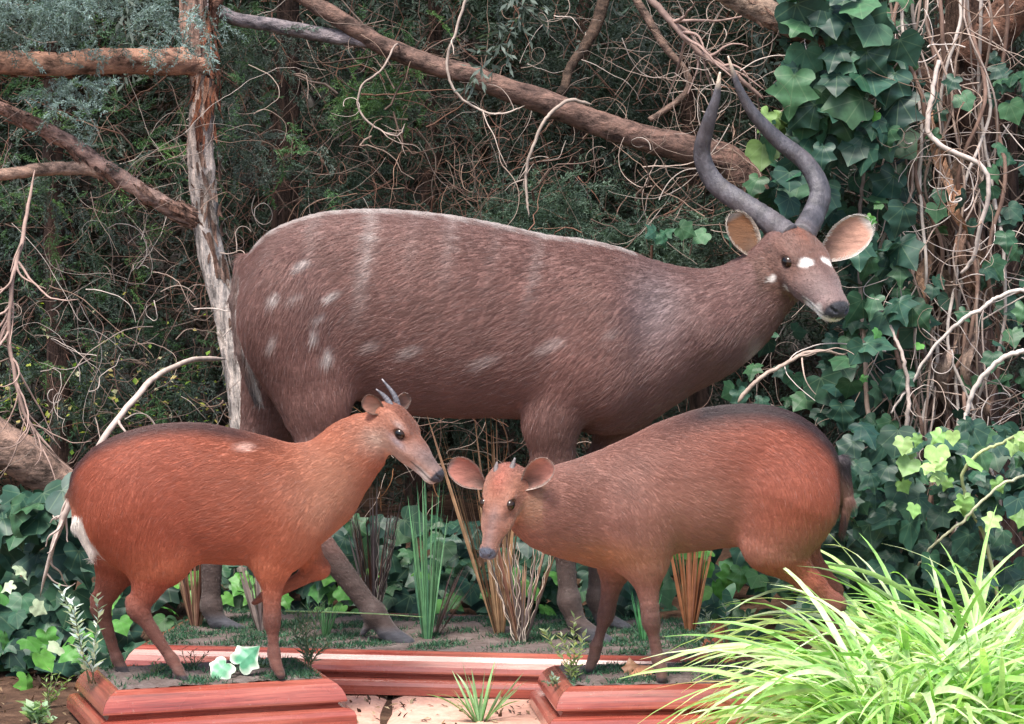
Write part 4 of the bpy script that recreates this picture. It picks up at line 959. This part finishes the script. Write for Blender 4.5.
def bough(label, pts, rads, col, name='dead_branch', cat='branch', forks=0, fl=.15, group=None):
    P = spline(np.array([at(*p) for p in pts]), 50); sc = np.array([r / ppm(p[2]) for p, r in zip(pts, rads)]); R = spline(sc[:, None], 50)[:, 0]
    P = P + np.cumsum(rng.normal(0, .0016, P.shape), 0) * .7; R = R * .85 * np.clip(np.linspace(0, 14, 50) + .35, 0, 1) * np.clip((1 - np.linspace(0, 1, 50)) * 14 + .2, 0, 1)
    b = Buf(); tube(b, P, R, 8, np.array(col), .06)
    for k in range(forks):
        i = rng.integers(8, 48); d = unit(P[i] - P[i - 3] + rng.normal(0, .018, 3)); Q, r = curl(P[i], fl * rng.uniform(.5, 1.4), .35, R[i] * .6, 18, d); tube(b, Q, r, 5, np.array(col) * rng.uniform(.8, 1.2), cap=False)
    o = b.build(name, M['twigc'], P_(P[0])); return tag(o, label, cat, group)
bough('pale arched bare branch curving over the rump of the small antelope with white tail', [(225, 359, .4), (190, 360, .2), (150, 380, 0), (110, 425, -.1), (75, 480, -.1), (50, 540, -.05), (37, 592, 0)], [3, 3.2, 3.6, 3.6, 4, 3, 1.5], (.50, .40, .35), forks=12, fl=.10)
bough('bare many forked twig hanging down at the left edge in front of the thicket', [(34, 170, .45), (25, 235, .38), (14, 280, .35), (12, 330, .35), (22, 380, .35), (36, 420, .35), (60, 450, .35)], [1.4, 2.6, 2.8, 2.8, 2.4, 2.0, 1.2], (.36, .25, .21), forks=26, fl=.2)
bough('bent pale twig hanging from the leaning trunk above the antelope back', [(592, 104, .88), (570, 101, .85), (548, 118, .84), (533, 150, .84), (527, 185, .85), (531, 222, .85)], [2, 2.3, 2.1, 1.9, 1.7, 1.2], (.40, .32, .27), forks=2, fl=.06)
bough('long pale looping twig left of the bent hanging one', [(474, -25, .8), (456, 30, .8), (448, 60, .8), (455, 90, .8), (478, 110, .8), (503, 116, .8), (528, 108, .82)], [1.6, 1.7, 1.7, 1.5, 1.4, 1.1, .7], (.42, .34, .29), forks=3)
bough('thin curled twig dangling under the left end of the leaning trunk', [(400, 46, .93), (396, 44, .88), (385, 65, .84), (365, 82, .84), (362, 105, .84), (380, 125, .84), (400, 130, .84), (408, 118, .85)], [1.2, 1.3, 1.2, 1.3, 1.2, 1.1, .9, .6], (.36, .28, .24), forks=4, fl=.1)
bough('thin diagonal stick leaning below the chin of the large antelope', [(738, 402, .6), (760, 380, .6), (790, 362, .62), (818, 352, .65), (850, 358, .7)], [2.6, 2.6, 2.4, 2, 1.2], (.42, .32, .27), forks=3)
bough('bare grey branch crossing above the left horn tip', [(640, -10, .9), (668, 20, .9), (700, 52, .9), (735, 75, .9), (765, 100, .92)], [4, 4, 3.5, 3, 2], (.32, .22, .19), forks=14, fl=.22)
# ------------------------------------------------------------------ ivy
def ivy_tpl():
    """broad three lobed leaf, six outline variants, vein side coordinates kept"""
    outs = []
    for g in range(6):
        k = (.0, .10, -.06, .16, .04, -.10)[g]
        ctl = [(0, 0), (.16, -.17), (.42, -.17), (.56, .02), (.52 - k * .6, .20), (.66 + k * .5, .46), (.46, .56), (.30 - k * .5, .72), (.14, .93), (0, 1.12)]
        o = spline(np.array(ctl), 19); sp = np.interp(np.linspace(0, 1, 19), [0, .25, .6, 1], [0, .12, .5, 1.12]); V = []; U = []; Q = []
        for s in (1, -1):
            b0 = len(V)
            for i in range(19):
                for t in (0, .5, 1):
                    x = o[i, 0] * t * s; y = sp[i] * (1 - t) + o[i, 1] * t
                    U.append((x, y)); V.append((x, y, -.14 * abs(x) ** 1.3 + .10 * (1 - ((y - .4) / .7) ** 2) - .05 + .03 * math.sin(i * 1.1) * t))
            for i in range(18):
                for t in (0, 1):
                    a = b0 + i * 3 + t; q = [a, a + 1, a + 4, a + 3]; Q.append(q if s == 1 else q[::-1])
        outs.append((np.array(V, float), np.array(Q), np.array(U, float)))
    return outs
IVS = ivy_tpl(); IV, IT, IU = IVS[0]
def ivy_leaves(b, P, size, cols, face=(0, -1, .35), hang=.5, jitter=.5):
    n = len(P); F = np.array(face) + rng.normal(0, jitter, (n, 3)); F /= np.linalg.norm(F, axis=1)[:, None]
    D = np.array([0, -.15, -1.0]) * hang + rng.normal(0, .45, (n, 3)) * np.array([1, .5, .6]) + np.array([0, 0, -.2]); D -= F * (D * F).sum(1)[:, None]; D /= np.linalg.norm(D, axis=1)[:, None]
    X = np.cross(D, F); R = np.stack([X, D, F], 2)
    cc = np.array(cols)[rng.integers(0, len(cols), n)] * rng.uniform(.75, 1.3, (n, 1))
    for g in range(6):                         # six ways a leaf cups and narrows
        m = np.arange(n) % 6 == g
        if not m.any(): continue
        IV, IT, IU = IVS[g]; v = IV.copy(); v[:, 0] *= (1, .85, 1.1, .9, .95, 1.15)[g]; v[:, 2] = v[:, 2] * (1, 1.6, .5, 1.3, 2.2, -.6)[g] + .12 * (-1) ** g * v[:, 0] * v[:, 1]
        scatter(b, v, None, P[m], R[m], (np.asarray(size) * np.ones(n))[m], cc[m], IU, None, IT)
IVD = [(.022, .072, .040), (.032, .095, .050), (.017, .052, .036), (.048, .12, .055), (.028, .078, .052), (.036, .10, .048), (.024, .07, .045), (.018, .056, .042), (.022, .062, .044)]
IVB = [(.07, .22, .04), (.10, .27, .05), (.05, .16, .04)]
def ivy_plant(label, specs, loc, stems=(), name='ivy', cat='ivy', stuff=None):
    root = empty(name, loc, label, cat); b = Buf()
    for P, sz, cols, kw in specs: ivy_leaves(b, P, sz, cols, **kw)
    b.build('leaves', M['ivy'], root)
    for pts, rads, col in stems:
        limb(root, 'stem', pts, [r * .8 for r in rads], col, None, 7, 'twigc', 60, .08, 0, .0045)
    return root
def win(n, x, y, Y, bias=0):
    out = []
    for _ in range(n): out.append(at(rng.uniform(*x), rng.uniform(*y), rng.uniform(*Y)))
    return np.array(out)
sz = lambda n, a, c_: rng.uniform(a, c_, n)
def poly_pts(n, poly, Y):
    """random points inside a photo-shaped patch"""
    poly = np.array(poly, float); out = []
    while len(out) < n:
        x, y = rng.uniform(poly[:, 0].min(), poly[:, 0].max()), rng.uniform(poly[:, 1].min(), poly[:, 1].max()); ins = False; j = len(poly) - 1
        for i in range(len(poly)):
            if (poly[i, 1] > y) != (poly[j, 1] > y) and x < (poly[j, 0] - poly[i, 0]) * (y - poly[i, 1]) / (poly[j, 1] - poly[i, 1]) + poly[i, 0]: ins = not ins
            j = i
        if ins: out.append(at(x, y, rng.uniform(*Y)))
    return np.array(out)
CI = [(785, -20), (900, -20), (905, 40), (915, 130), (905, 250), (925, 300), (900, 420), (935, 520), (1040, 560), (1040, 470), (1030, 440), (1040, 600), (840, 600), (850, 470), (820, 380), (830, 300), (840, 240), (770, 250), (752, 200), (760, 140), (800, 90)]
stems = []
for i in range(20):
    x0 = 890 + i * 5.5; stems.append(([(x0 + rng.normal(0, 12), y, .84 + .06 * math.sin(y * .02 + i)) for y in (580, 500, 420, 340, 260, 180, 100, 20, -50)], [1.2 + (i % 4) * .5] * 9, [(.40, .32, .28), (.30, .22, .18), (.50, .44, .40), (.22, .14, .11)][i % 4]))
stems += [([(940, 60, .7), (930, 130, .66), (985, 165, .64), (975, 230, .66), (960, 260, .7)], [3, 3.5, 3, 3, 2], (.5, .42, .38)), ([(840, 600, .9), (870, 500, .8), (865, 400, .78), (858, 260, .8), (862, 150, .85)], [2.5, 3, 3, 2.5, 2], (.35, .26, .22)),
          ([(1030, 290, .6), (985, 305, .6), (945, 340, .62), (900, 410, .65)], [2.5, 2.6, 2.2, 1.4], (.55, .48, .44)), ([(880, 600, .8), (905, 520, .7), (900, 450, .66), (905, 380, .66), (890, 330, .7)], [3, 3.2, 3, 2.6, 2], (.46, .38, .34)), ([(1030, 350, .55), (1000, 360, .55), (968, 400, .56), (955, 455, .58)], [3, 3.2, 3, 2], (.58, .5, .46))]
ivy_plant('dark climbing ivy curtain with woody stems beside and behind the large antelope face', [
    (poly_pts(330, CI, (.80, 1.15)), sz(330, .038, .072), IVD, {}), (poly_pts(130, CI, (.62, .8)), sz(130, .055, .095), IVD + [(.06, .14, .08)], {}),
    (win(30, (790, 900), (0, 110), (.60, .72)), sz(30, .075, .115), IVD + [(.06, .15, .09)], {}), (win(12, (760, 900), (110, 200), (.6, .75)), sz(12, .05, .075), IVD, {}),
    (win(46, (985, 1040), (60, 440), (.66, .9)), sz(46, .04, .065), IVD, {}), (win(26, (905, 1000), (20, 440), (.66, .85)), sz(26, .035, .055), IVD, {}), (win(6, (760, 800), (110, 150), (.6, .7)), sz(6, .05, .07), [(.12, .20, .06)], {}),
    (win(9, (860, 1000), (100, 460), (.6, .7)), sz(9, .02, .035), IVB, {}), (win(10, (655, 780), (225, 240), (.55, .7)), sz(10, .04, .05), IVD, {}), (win(22, (730, 850), (330, 420), (.8, 1.0)), sz(22, .04, .06), IVD, {})], at(880, 560, .9), stems, 'climbing_ivy')
# ground ivy behind the plinths, three beds
ivy_plant('dark broad leaved ivy bed at lower left behind the white tailed antelope', [
    (win(170, (-30, 130), (490, 690), (.0, .45)), sz(170, .06, .115), IVD, dict(face=(0, -1, .8), hang=.3)), (win(26, (0, 120), (590, 680), (-.2, .05)), sz(26, .035, .06), IVD[:2] + IVB, dict(face=(0, -1, .8))), (win(4, (0, 60), (560, 700), (-.25, -.1)), sz(4, .03, .04), [(.45, .55, .36)], {})], at(40, 680, .1))
ivy_plant('ground ivy growing behind the long plinth between the two small antelopes', [
    (win(420, (110, 640), (520, 630), (.62, 1.2)), sz(420, .05, .09), [tuple(v * .8 for v in c) for c in IVD], dict(face=(0, -1, .8), hang=.3)), (win(60, (150, 560), (570, 640), (.56, .64)), sz(60, .035, .06), IVB, dict(face=(0, -1, .9)))], at(400, 640, .8))  # main leaf colours darkened to paint the shade of this bed
ivy_plant('ground ivy under the belly of the right small antelope', [
    (win(260, (600, 900), (470, 640), (.45, 1.1)), sz(260, .045, .085), IVD, dict(face=(0, -1, .8), hang=.3)), (win(16, (660, 780), (540, 590), (.4, .46)), sz(16, .035, .06), IVB, {})], at(760, 640, .8))
ivy_plant('ivy tangle with pale green new leaves above the bright grass clump', [
    (win(170, (850, 1050), (420, 600), (.2, .8)), sz(170, .045, .08), IVD, dict(face=(0, -1, .6))), (win(26, (900, 1040), (430, 520), (.1, .3)), sz(26, .03, .05), [(.30, .45, .16), (.22, .40, .12)], {})], at(950, 600, .5),
    [([(1000, 620, .3), (985, 540, .25), (965, 470, .2), (1000, 440, .15), (1040, 430, .1)], [2.4, 2.4, 2.2, 2, 1.4], (.42, .46, .24)), ([(1050, 470, .2), (1000, 485, .15), (960, 520, .2), (920, 560, .3)], [1.6, 1.8, 1.8, 1.2], (.5, .5, .34))])
# ================================================================== BLADED PLANTS
def blade(b, base, d, L, w, bend, col, n=9, tipcol=None, twist=0.0, fold=.25, wavy=0):
    d = unit(d); p = np.array(base, float); side = unit(np.cross(d, [0, 0, 1]) + 1e-6 + rng.normal(0, .05, 3)); V = []; C = []
    ph = rng.uniform(0, 6)
    for i in range(n):
        u = i / (n - 1); ww = w * min(1, .45 + 2.2 * u) * max(0, 1 - u ** 3.2) + w * .03
        nn = unit(np.cross(side, d)); s = unit(side * math.cos(twist * u) + nn * math.sin(twist * u)); m = unit(np.cross(s, d))
        V += [p - s * ww, p - m * ww * fold, p + s * ww]; c = np.array(col) if tipcol is None else np.array(col) * (1 - u) + np.array(tipcol) * u
        C += [c * 1.06, c * .94, c * 1.06]
        p = p + d * L / (n - 1); d = unit(d + np.array([0, 0, -bend]) / n + (side * math.sin(u * 9 + ph) * wavy))
    i = np.arange(n * 3).reshape(n, 3); b.add(V, None, np.stack([i[:-1, :-1], i[:-1, 1:], i[1:, 1:], i[1:, :-1]], -1).reshape(-1, 4), C)
def tuft(label, px, py, Y, N, h, fan, w, cols, name='dry_grass_tuft', bend=.3, wires=0, group='stiff grass tufts on the plinths', z=.0, lean=0.0, cat='grass tuft', rbase=.010, mat='reed'):
    c = at(px, py, Y); c[2] = z; root_b = Buf()
    for k in range(N):
        a = rng.uniform(-1, 1); f = rng.uniform(-.6, .6); d = np.array([a * fan + lean, f * fan * .7, 1]); cl = np.array(cols[rng.integers(0, len(cols))]) * rng.uniform(.75, 1.25)
        blade(root_b, c + np.array([a * rbase, f * rbase, 0]), d, h * rng.uniform(.5, 1.1), w * rng.uniform(.7, 1.6), bend * rng.normal(.5, .6), cl, 9, cl * rng.uniform(.8, 1.5), rng.normal(0, .8), .3)
    for k in range(wires):
        a = rng.uniform(-1, 1); p = c + np.array([a * rbase, rng.uniform(-1, 1) * rbase - .004, 0]); d = unit(np.array([a * fan * 1.1 + lean, rng.uniform(-.5, .2) * fan, 1])); Q = [p]; ph = rng.uniform(0, 6)
        for i in range(22): Q.append(Q[-1] + unit(d + np.array([math.sin(i * 1.4 + ph), math.cos(i * 1.1 + ph), 0]) * .35) * h * .85 / 22)
        tube(root_b, Q, np.linspace(1, .5, 23) * .0013, 4, (.62, .52, .44), cap=False)
    return tag(root_b.build(name, M[mat], P_(c)), label, cat, group)
BR = [(.17, .075, .05), (.24, .13, .09), (.12, .055, .045), (.30, .18, .12)]; GY = [(.20, .16, .155), (.15, .115, .115), (.28, .22, .20), (.10, .07, .07)]
tuft('reddish brown stiff grass tuft under the belly of the left small antelope', 196, 634, .12, 46, .26, .26, .0030, BR)
tuft('grey mauve broad bladed dry tuft beside the front leg of the left small antelope', 262, 640, .05, 22, .22, .42, .0050, GY)
tuft('tall burgundy and grey dry tuft in front of the large antelope cannon bone', 374, 622, .20, 52, .36, .20, .0032, GY + BR[:2], wires=10)
tuft('upright fresh green reed tuft between the two small antelopes', 427, 645, -.08, 44, .40, .13, .0022, [(.10, .26, .12), (.14, .32, .16), (.07, .20, .11)], bend=.12, name='green_reed_tuft')
tuft('thin dark burgundy tuft leaning right beside the green reed tuft', 434, 640, .0, 22, .20, .45, .0020, [(.10, .05, .055), (.15, .09, .09)], lean=.3)
tuft('brown dry tuft with pale curly wires below the face of the right small antelope', 521, 652, -.13, 44, .32, .34, .0036, GY + BR, wires=12)
tuft('tallest tan dry tuft reaching up between the heads of the small antelopes', 500, 640, .0, 34, .58, .22, .0042, [(.30, .17, .09), (.38, .24, .14), (.22, .12, .07)], bend=.15, lean=-.08)
tuft('orange brown stiff tuft behind the front leg of the right small antelope', 690, 640, .05, 46, .30, .20, .0036, [(.28, .11, .05), (.20, .08, .045), (.34, .17, .09)])
tuft('small low green tuft behind the left front plinth', 325, 640, -.03, 26, .10, .35, .0020, [(.06, .17, .07), (.09, .22, .09)], name='green_grass_tuft')
tuft('small low green tuft between the front legs of the right small antelope', 645, 652, -.10, 30, .14, .22, .0022, [(.05, .20, .08), (.08, .26, .10)], name='green_grass_tuft')
tuft('curved green grass sprig at the bottom edge on the paving', 480, 735, -.62, 26, .14, .9, .0035, [(.18, .34, .14), (.26, .42, .22)], bend=1.2, name='green_grass_tuft', z=GZ, mat='grass', group=None)
# ---------------------------------------------------------------- leafy sprigs
def sprig(label, px, py, Y, h, nstem, leafL, leafW, cols, name='leafy_sprig', z=0.0, dens=22, fan=.3, ang=.8, stemcol=(.2, .22, .12), lean=(0, 0), cat='plant', mat='grass'):
    c = at(px, py, Y); c[2] = z; b = Buf(); tv = np.array([[0, 0, 0], [.5, .45, .06], [0, 1, 0], [-.5, .45, .06], [0, .5, -.03]]) * np.array([leafW, leafL, leafL]); tt = np.array([[0, 1, 4], [1, 2, 4], [2, 3, 4], [3, 0, 4]])
    for k in range(nstem):
        d = unit(np.array([rng.normal(0, fan) + lean[0], rng.normal(0, fan * .6) + lean[1], 1])); Q = [c + rng.normal(0, .004, 3) * np.array([1, 1, 0])]; H_ = h * rng.uniform(.7, 1.05)
        for i in range(12): d = unit(d + rng.normal(0, .09, 3)); Q.append(Q[-1] + d * H_ / 12)
        Q = np.array(Q); tube(b, Q, np.linspace(.0016, .0006, 13), 5, stemcol)
        n = dens; u = np.linspace(.12, 1, n) * 12; i0 = np.minimum(u.astype(int), 11); P = Q[i0] + (Q[i0 + 1] - Q[i0]) * (u - i0)[:, None]
        D = unit(Q[-1] - Q[0]); az = np.arange(n) * 2.4 + rng.uniform(0, 6); out = np.stack([np.cos(az), np.sin(az), np.zeros(n)], 1); dd = D * (1 - ang * .5) + out * ang + rng.normal(0, .15, (n, 3)); dd /= np.linalg.norm(dd, axis=1)[:, None]
        X = np.cross(dd, D + 1e-3); X /= np.linalg.norm(X, axis=1)[:, None]; N = np.cross(X, dd); R = np.stack([X, dd, N], 2)
        scatter(b, tv, tt, P, R, rng.uniform(.6, 1.2, n), np.array(cols)[rng.integers(0, len(cols), n)] * rng.uniform(.8, 1.2, (n, 1)))
    return tag(b.build(name, M[mat], P_(c)), label, cat)
sprig('tall frosted white leaved sprig at the left end of the left plinth', 92, 692, -.66, .24, 4, .030, .010, [(.50, .60, .58), (.36, .48, .46), (.66, .72, .70)], dens=30, fan=.13, z=-.0, lean=(-.12, 0))
sprig('grey green fir like sprig beside the front hoof of the left antelope', 309, 672, -.50, .15, 6, .026, .0045, [(.11, .20, .13), (.15, .25, .17), (.09, .16, .11)], dens=34, fan=.30, ang=.7)
sprig('pale yellow green bushy sprig on the corner of the right plinth', 574, 690, -.66, .15, 4, .022, .009, [(.34, .42, .22), (.44, .50, .32), (.22, .32, .16)], dens=26, fan=.16)
sprig('silvery green sprig between the right antelope and the bright grass', 716, 665, -.45, .17, 5, .022, .009, [(.26, .34, .26), (.18, .27, .2), (.36, .42, .34)], dens=26, fan=.28)
sprig('small dull green twiggy sprig between the hind hooves of the left antelope', 152, 678, -.58, .045, 4, .014, .005, [(.14, .2, .1), (.2, .24, .13)], dens=10, fan=.5)
sprig('tiny dark spiky sprig just right of the left antelope hind hoof', 193, 670, -.50, .06, 5, .016, .003, [(.08, .13, .08), (.12, .15, .1)], dens=12, fan=.45)
sprig('small silvery rosette behind the front hoof of the left antelope', 265, 668, -.50, .035, 6, .018, .009, [(.30, .40, .34), (.22, .32, .27)], dens=8, fan=.8)
sprig('small pale rosette at the left corner of the right plinth', 553, 690, -.69, .02, 5, .016, .008, [(.36, .42, .36), (.25, .34, .28)], dens=7, fan=.8)
sprig('crinkled pale green plant on the soil at the bottom left corner', 34, 728, -.62, .05, 9, .030, .020, [(.30, .45, .28), (.40, .52, .34)], dens=9, fan=1.0, z=GZ)
sprig('thin straggly green weed at the left end below the ivy', 48, 690, -.4, .09, 5, .02, .006, [(.18, .32, .08), (.28, .4, .14)], dens=10, fan=.5, z=GZ)
# variegated ivy leaves and an orange dried leaf, lying on the plinths
def flat_leaf(label, name, px, py, Y, size, col, face, direc, edge=None, z=None):
    c = at(px, py, Y)
    if z is not None: c[2] = z
    F = unit(face); D = np.asarray(direc, float); D = unit(D - F * (D @ F)); X = np.cross(D, F); R = np.stack([X, D, F], 1)
    v = IV.copy(); v[:, 2] *= 1.6; b = Buf(); C = np.tile(np.array(col, float), (len(v), 1)) 
    if edge is not None:
        C = np.tile(np.array(edge, float), (len(v), 1)); C[[i for i in range(len(v)) if i % 3 < 2]] = col
    b.add((v * size) @ R.T + c, None, IT, C, IU)
    b.add((v * size) @ R.T + c - F * .0012, None, IT[:, ::-1], C, IU)
    return tag(b.build(name, M['ivy2'], P_(c)), label, 'leaf')
M['ivy2'] = leaf_mat('pale_leaf', .45, .15, False)
flat_leaf('left one of the two white edged variegated ivy leaves', 'variegated_leaf', 226, 664, -.63, .050, (.16, .42, .24), (-.1, -1, .5), (-.5, -.2, -.55), (.72, .80, .68))
flat_leaf('right one of the two white edged variegated ivy leaves, tip pointing up', 'variegated_leaf', 240, 664, -.62, .056, (.10, .36, .20), (.1, -1, .4), (.75, .1, .75), (.72, .80, .68))
flat_leaf('dry orange brown leaf lying by the front hooves of the right antelope', 'fallen_leaf', 652, 679, -.60, .052, (.50, .24, .13), (0, -.7, 1), (-1, -.1, .1), (.42, .2, .12), z=.012)
flat_leaf('upturned curl of orange brown leaf between the hooves of the right antelope', 'fallen_leaf', 632, 679, -.58, .034, (.50, .26, .15), (.2, -1, .3), (-.1, .1, 1), (.42, .2, .12), z=.010)
b = Buf(); P = spline(np.array([at(*p) for p in [(285, 611, -.45), (330, 612, -.42), (380, 614, -.40), (423, 617, -.36)]]), 20); tube(b, P, np.linspace(.0022, .0010, 20), 5, (.42, .62, .34))
tag(b.build('grass_stalk', M['grass'], P_(P[0])), 'single thin pale green stalk lying level between the small antelopes', 'stalk')
# ---------------------------------------------------------------- spider plant
def spider():
    cs = [(895, 758, -1.02), (935, 750, -.95), (985, 752, -1.0), (1035, 748, -.92), (915, 742, -.80), (965, 738, -.75), (905, 768, -1.08), (1010, 775, -1.15), (940, 785, -1.2), (890, 790, -1.22), (1050, 730, -.7), (880, 775, -1.10), (985, 730, -.6), (925, 725, -.52), (1000, 720, -.48), (1045, 720, -.5), (960, 735, -.68)]
    o = at(930, 760, -1.0); o[2] = GZ; b = Buf()
    G = [(.28, .50, .14), (.36, .58, .20), (.22, .42, .12), (.46, .64, .26), (.42, .58, .28), (.58, .66, .42), (.50, .62, .36)]
    for j, (x, y, Y) in enumerate(cs):
        c = at(x, y, Y); c[2] = GZ
        for k in range(150):
            az = rng.uniform(0, 2 * math.pi); el = rng.uniform(.2, 1.25); d = np.array([math.cos(az) * math.cos(el), math.sin(az) * math.cos(el), math.sin(el)])
            if j in (0, 4, 6, 9) and d[0] > 0 and rng.random() < .45: d[0] *= -1
            cl = np.array(G[rng.integers(0, len(G))]) * rng.uniform(.75, 1.2)
            blade(b, c + rng.normal(0, .02, 3) * np.array([1, 1, .3]), d, rng.uniform(.26, .70) * (1.05 - .08 * (el > 1.1)), rng.uniform(.0042, .0105), rng.uniform(1.3, 3.6), cl * .85, 13, (cl * 1.25) if rng.random() < .93 or el > .9 else np.array((.5, .36, .18)), rng.normal(0, .8), .35, wavy=.02)
    for k in range(70):
        c = at(*cs[rng.integers(0, len(cs))]); c[2] = GZ; az = rng.uniform(0, 6.3); blade(b, c, (math.cos(az), math.sin(az), rng.uniform(.3, 1.6)), rng.uniform(.2, .45), .006, 2.6, (.62, .58, .40), 12, (.70, .62, .46), rng.normal(0, 1))
    tag(b.build('spider_plant', M['grass'], P_(o)), 'big bright yellow green clump of arching grassy leaves at the lower right', 'plant')
spider()
# ------------------------------------------------------------------ camera, light
cam = bpy.data.cameras.new('camera'); co = bpy.data.objects.new('camera', cam); COL.objects.link(co)
co.location = (0, -DCAM, HCAM); co.rotation_euler = (math.pi / 2 - ALPHA, 0, 0)
cam.sensor_width = 36; cam.lens = F_PX / 1024 * 36; cam.clip_start = .1; cam.clip_end = 500
S.camera = co
SUN_EL, SUN_AZ = math.radians(62), math.radians(200)      # azimuth from +Y towards +X
w = bpy.data.worlds.new('World'); S.world = w; w.use_nodes = True
nt = w.node_tree; bg = nt.nodes['Background']; sk = nt.nodes.new('ShaderNodeTexSky'); sk.sky_type = 'NISHITA'
sk.sun_disc = False; sk.sun_elevation = SUN_EL; sk.sun_rotation = SUN_AZ; sk.air_density = 1.0; sk.dust_density = 3.0; sk.ozone_density = .6
nt.links.new(sk.outputs[0], bg.inputs[0]); bg.inputs[1].default_value = .135
sun = bpy.data.lights.new('sun', 'SUN'); so = bpy.data.objects.new('sun', sun); COL.objects.link(so)
sun.energy = 2.7; sun.angle = math.radians(18); sun.color = (1, .95, .88)
d = Vector((math.sin(SUN_AZ) * math.cos(SUN_EL), math.cos(SUN_AZ) * math.cos(SUN_EL), math.sin(SUN_EL)))
so.rotation_euler = d.to_track_quat('Z', 'Y').to_euler()
S.render.engine = 'CYCLES'
S.cycles.max_bounces = 5; S.cycles.diffuse_bounces = 3; S.cycles.glossy_bounces = 2; S.cycles.transmission_bounces = 2
S.view_settings.view_transform = 'Standard'; S.view_settings.look = 'None'; S.view_settings.gamma = 1
S.view_settings.exposure = 1.12
S.render.resolution_x = 1024; S.render.resolution_y = 724
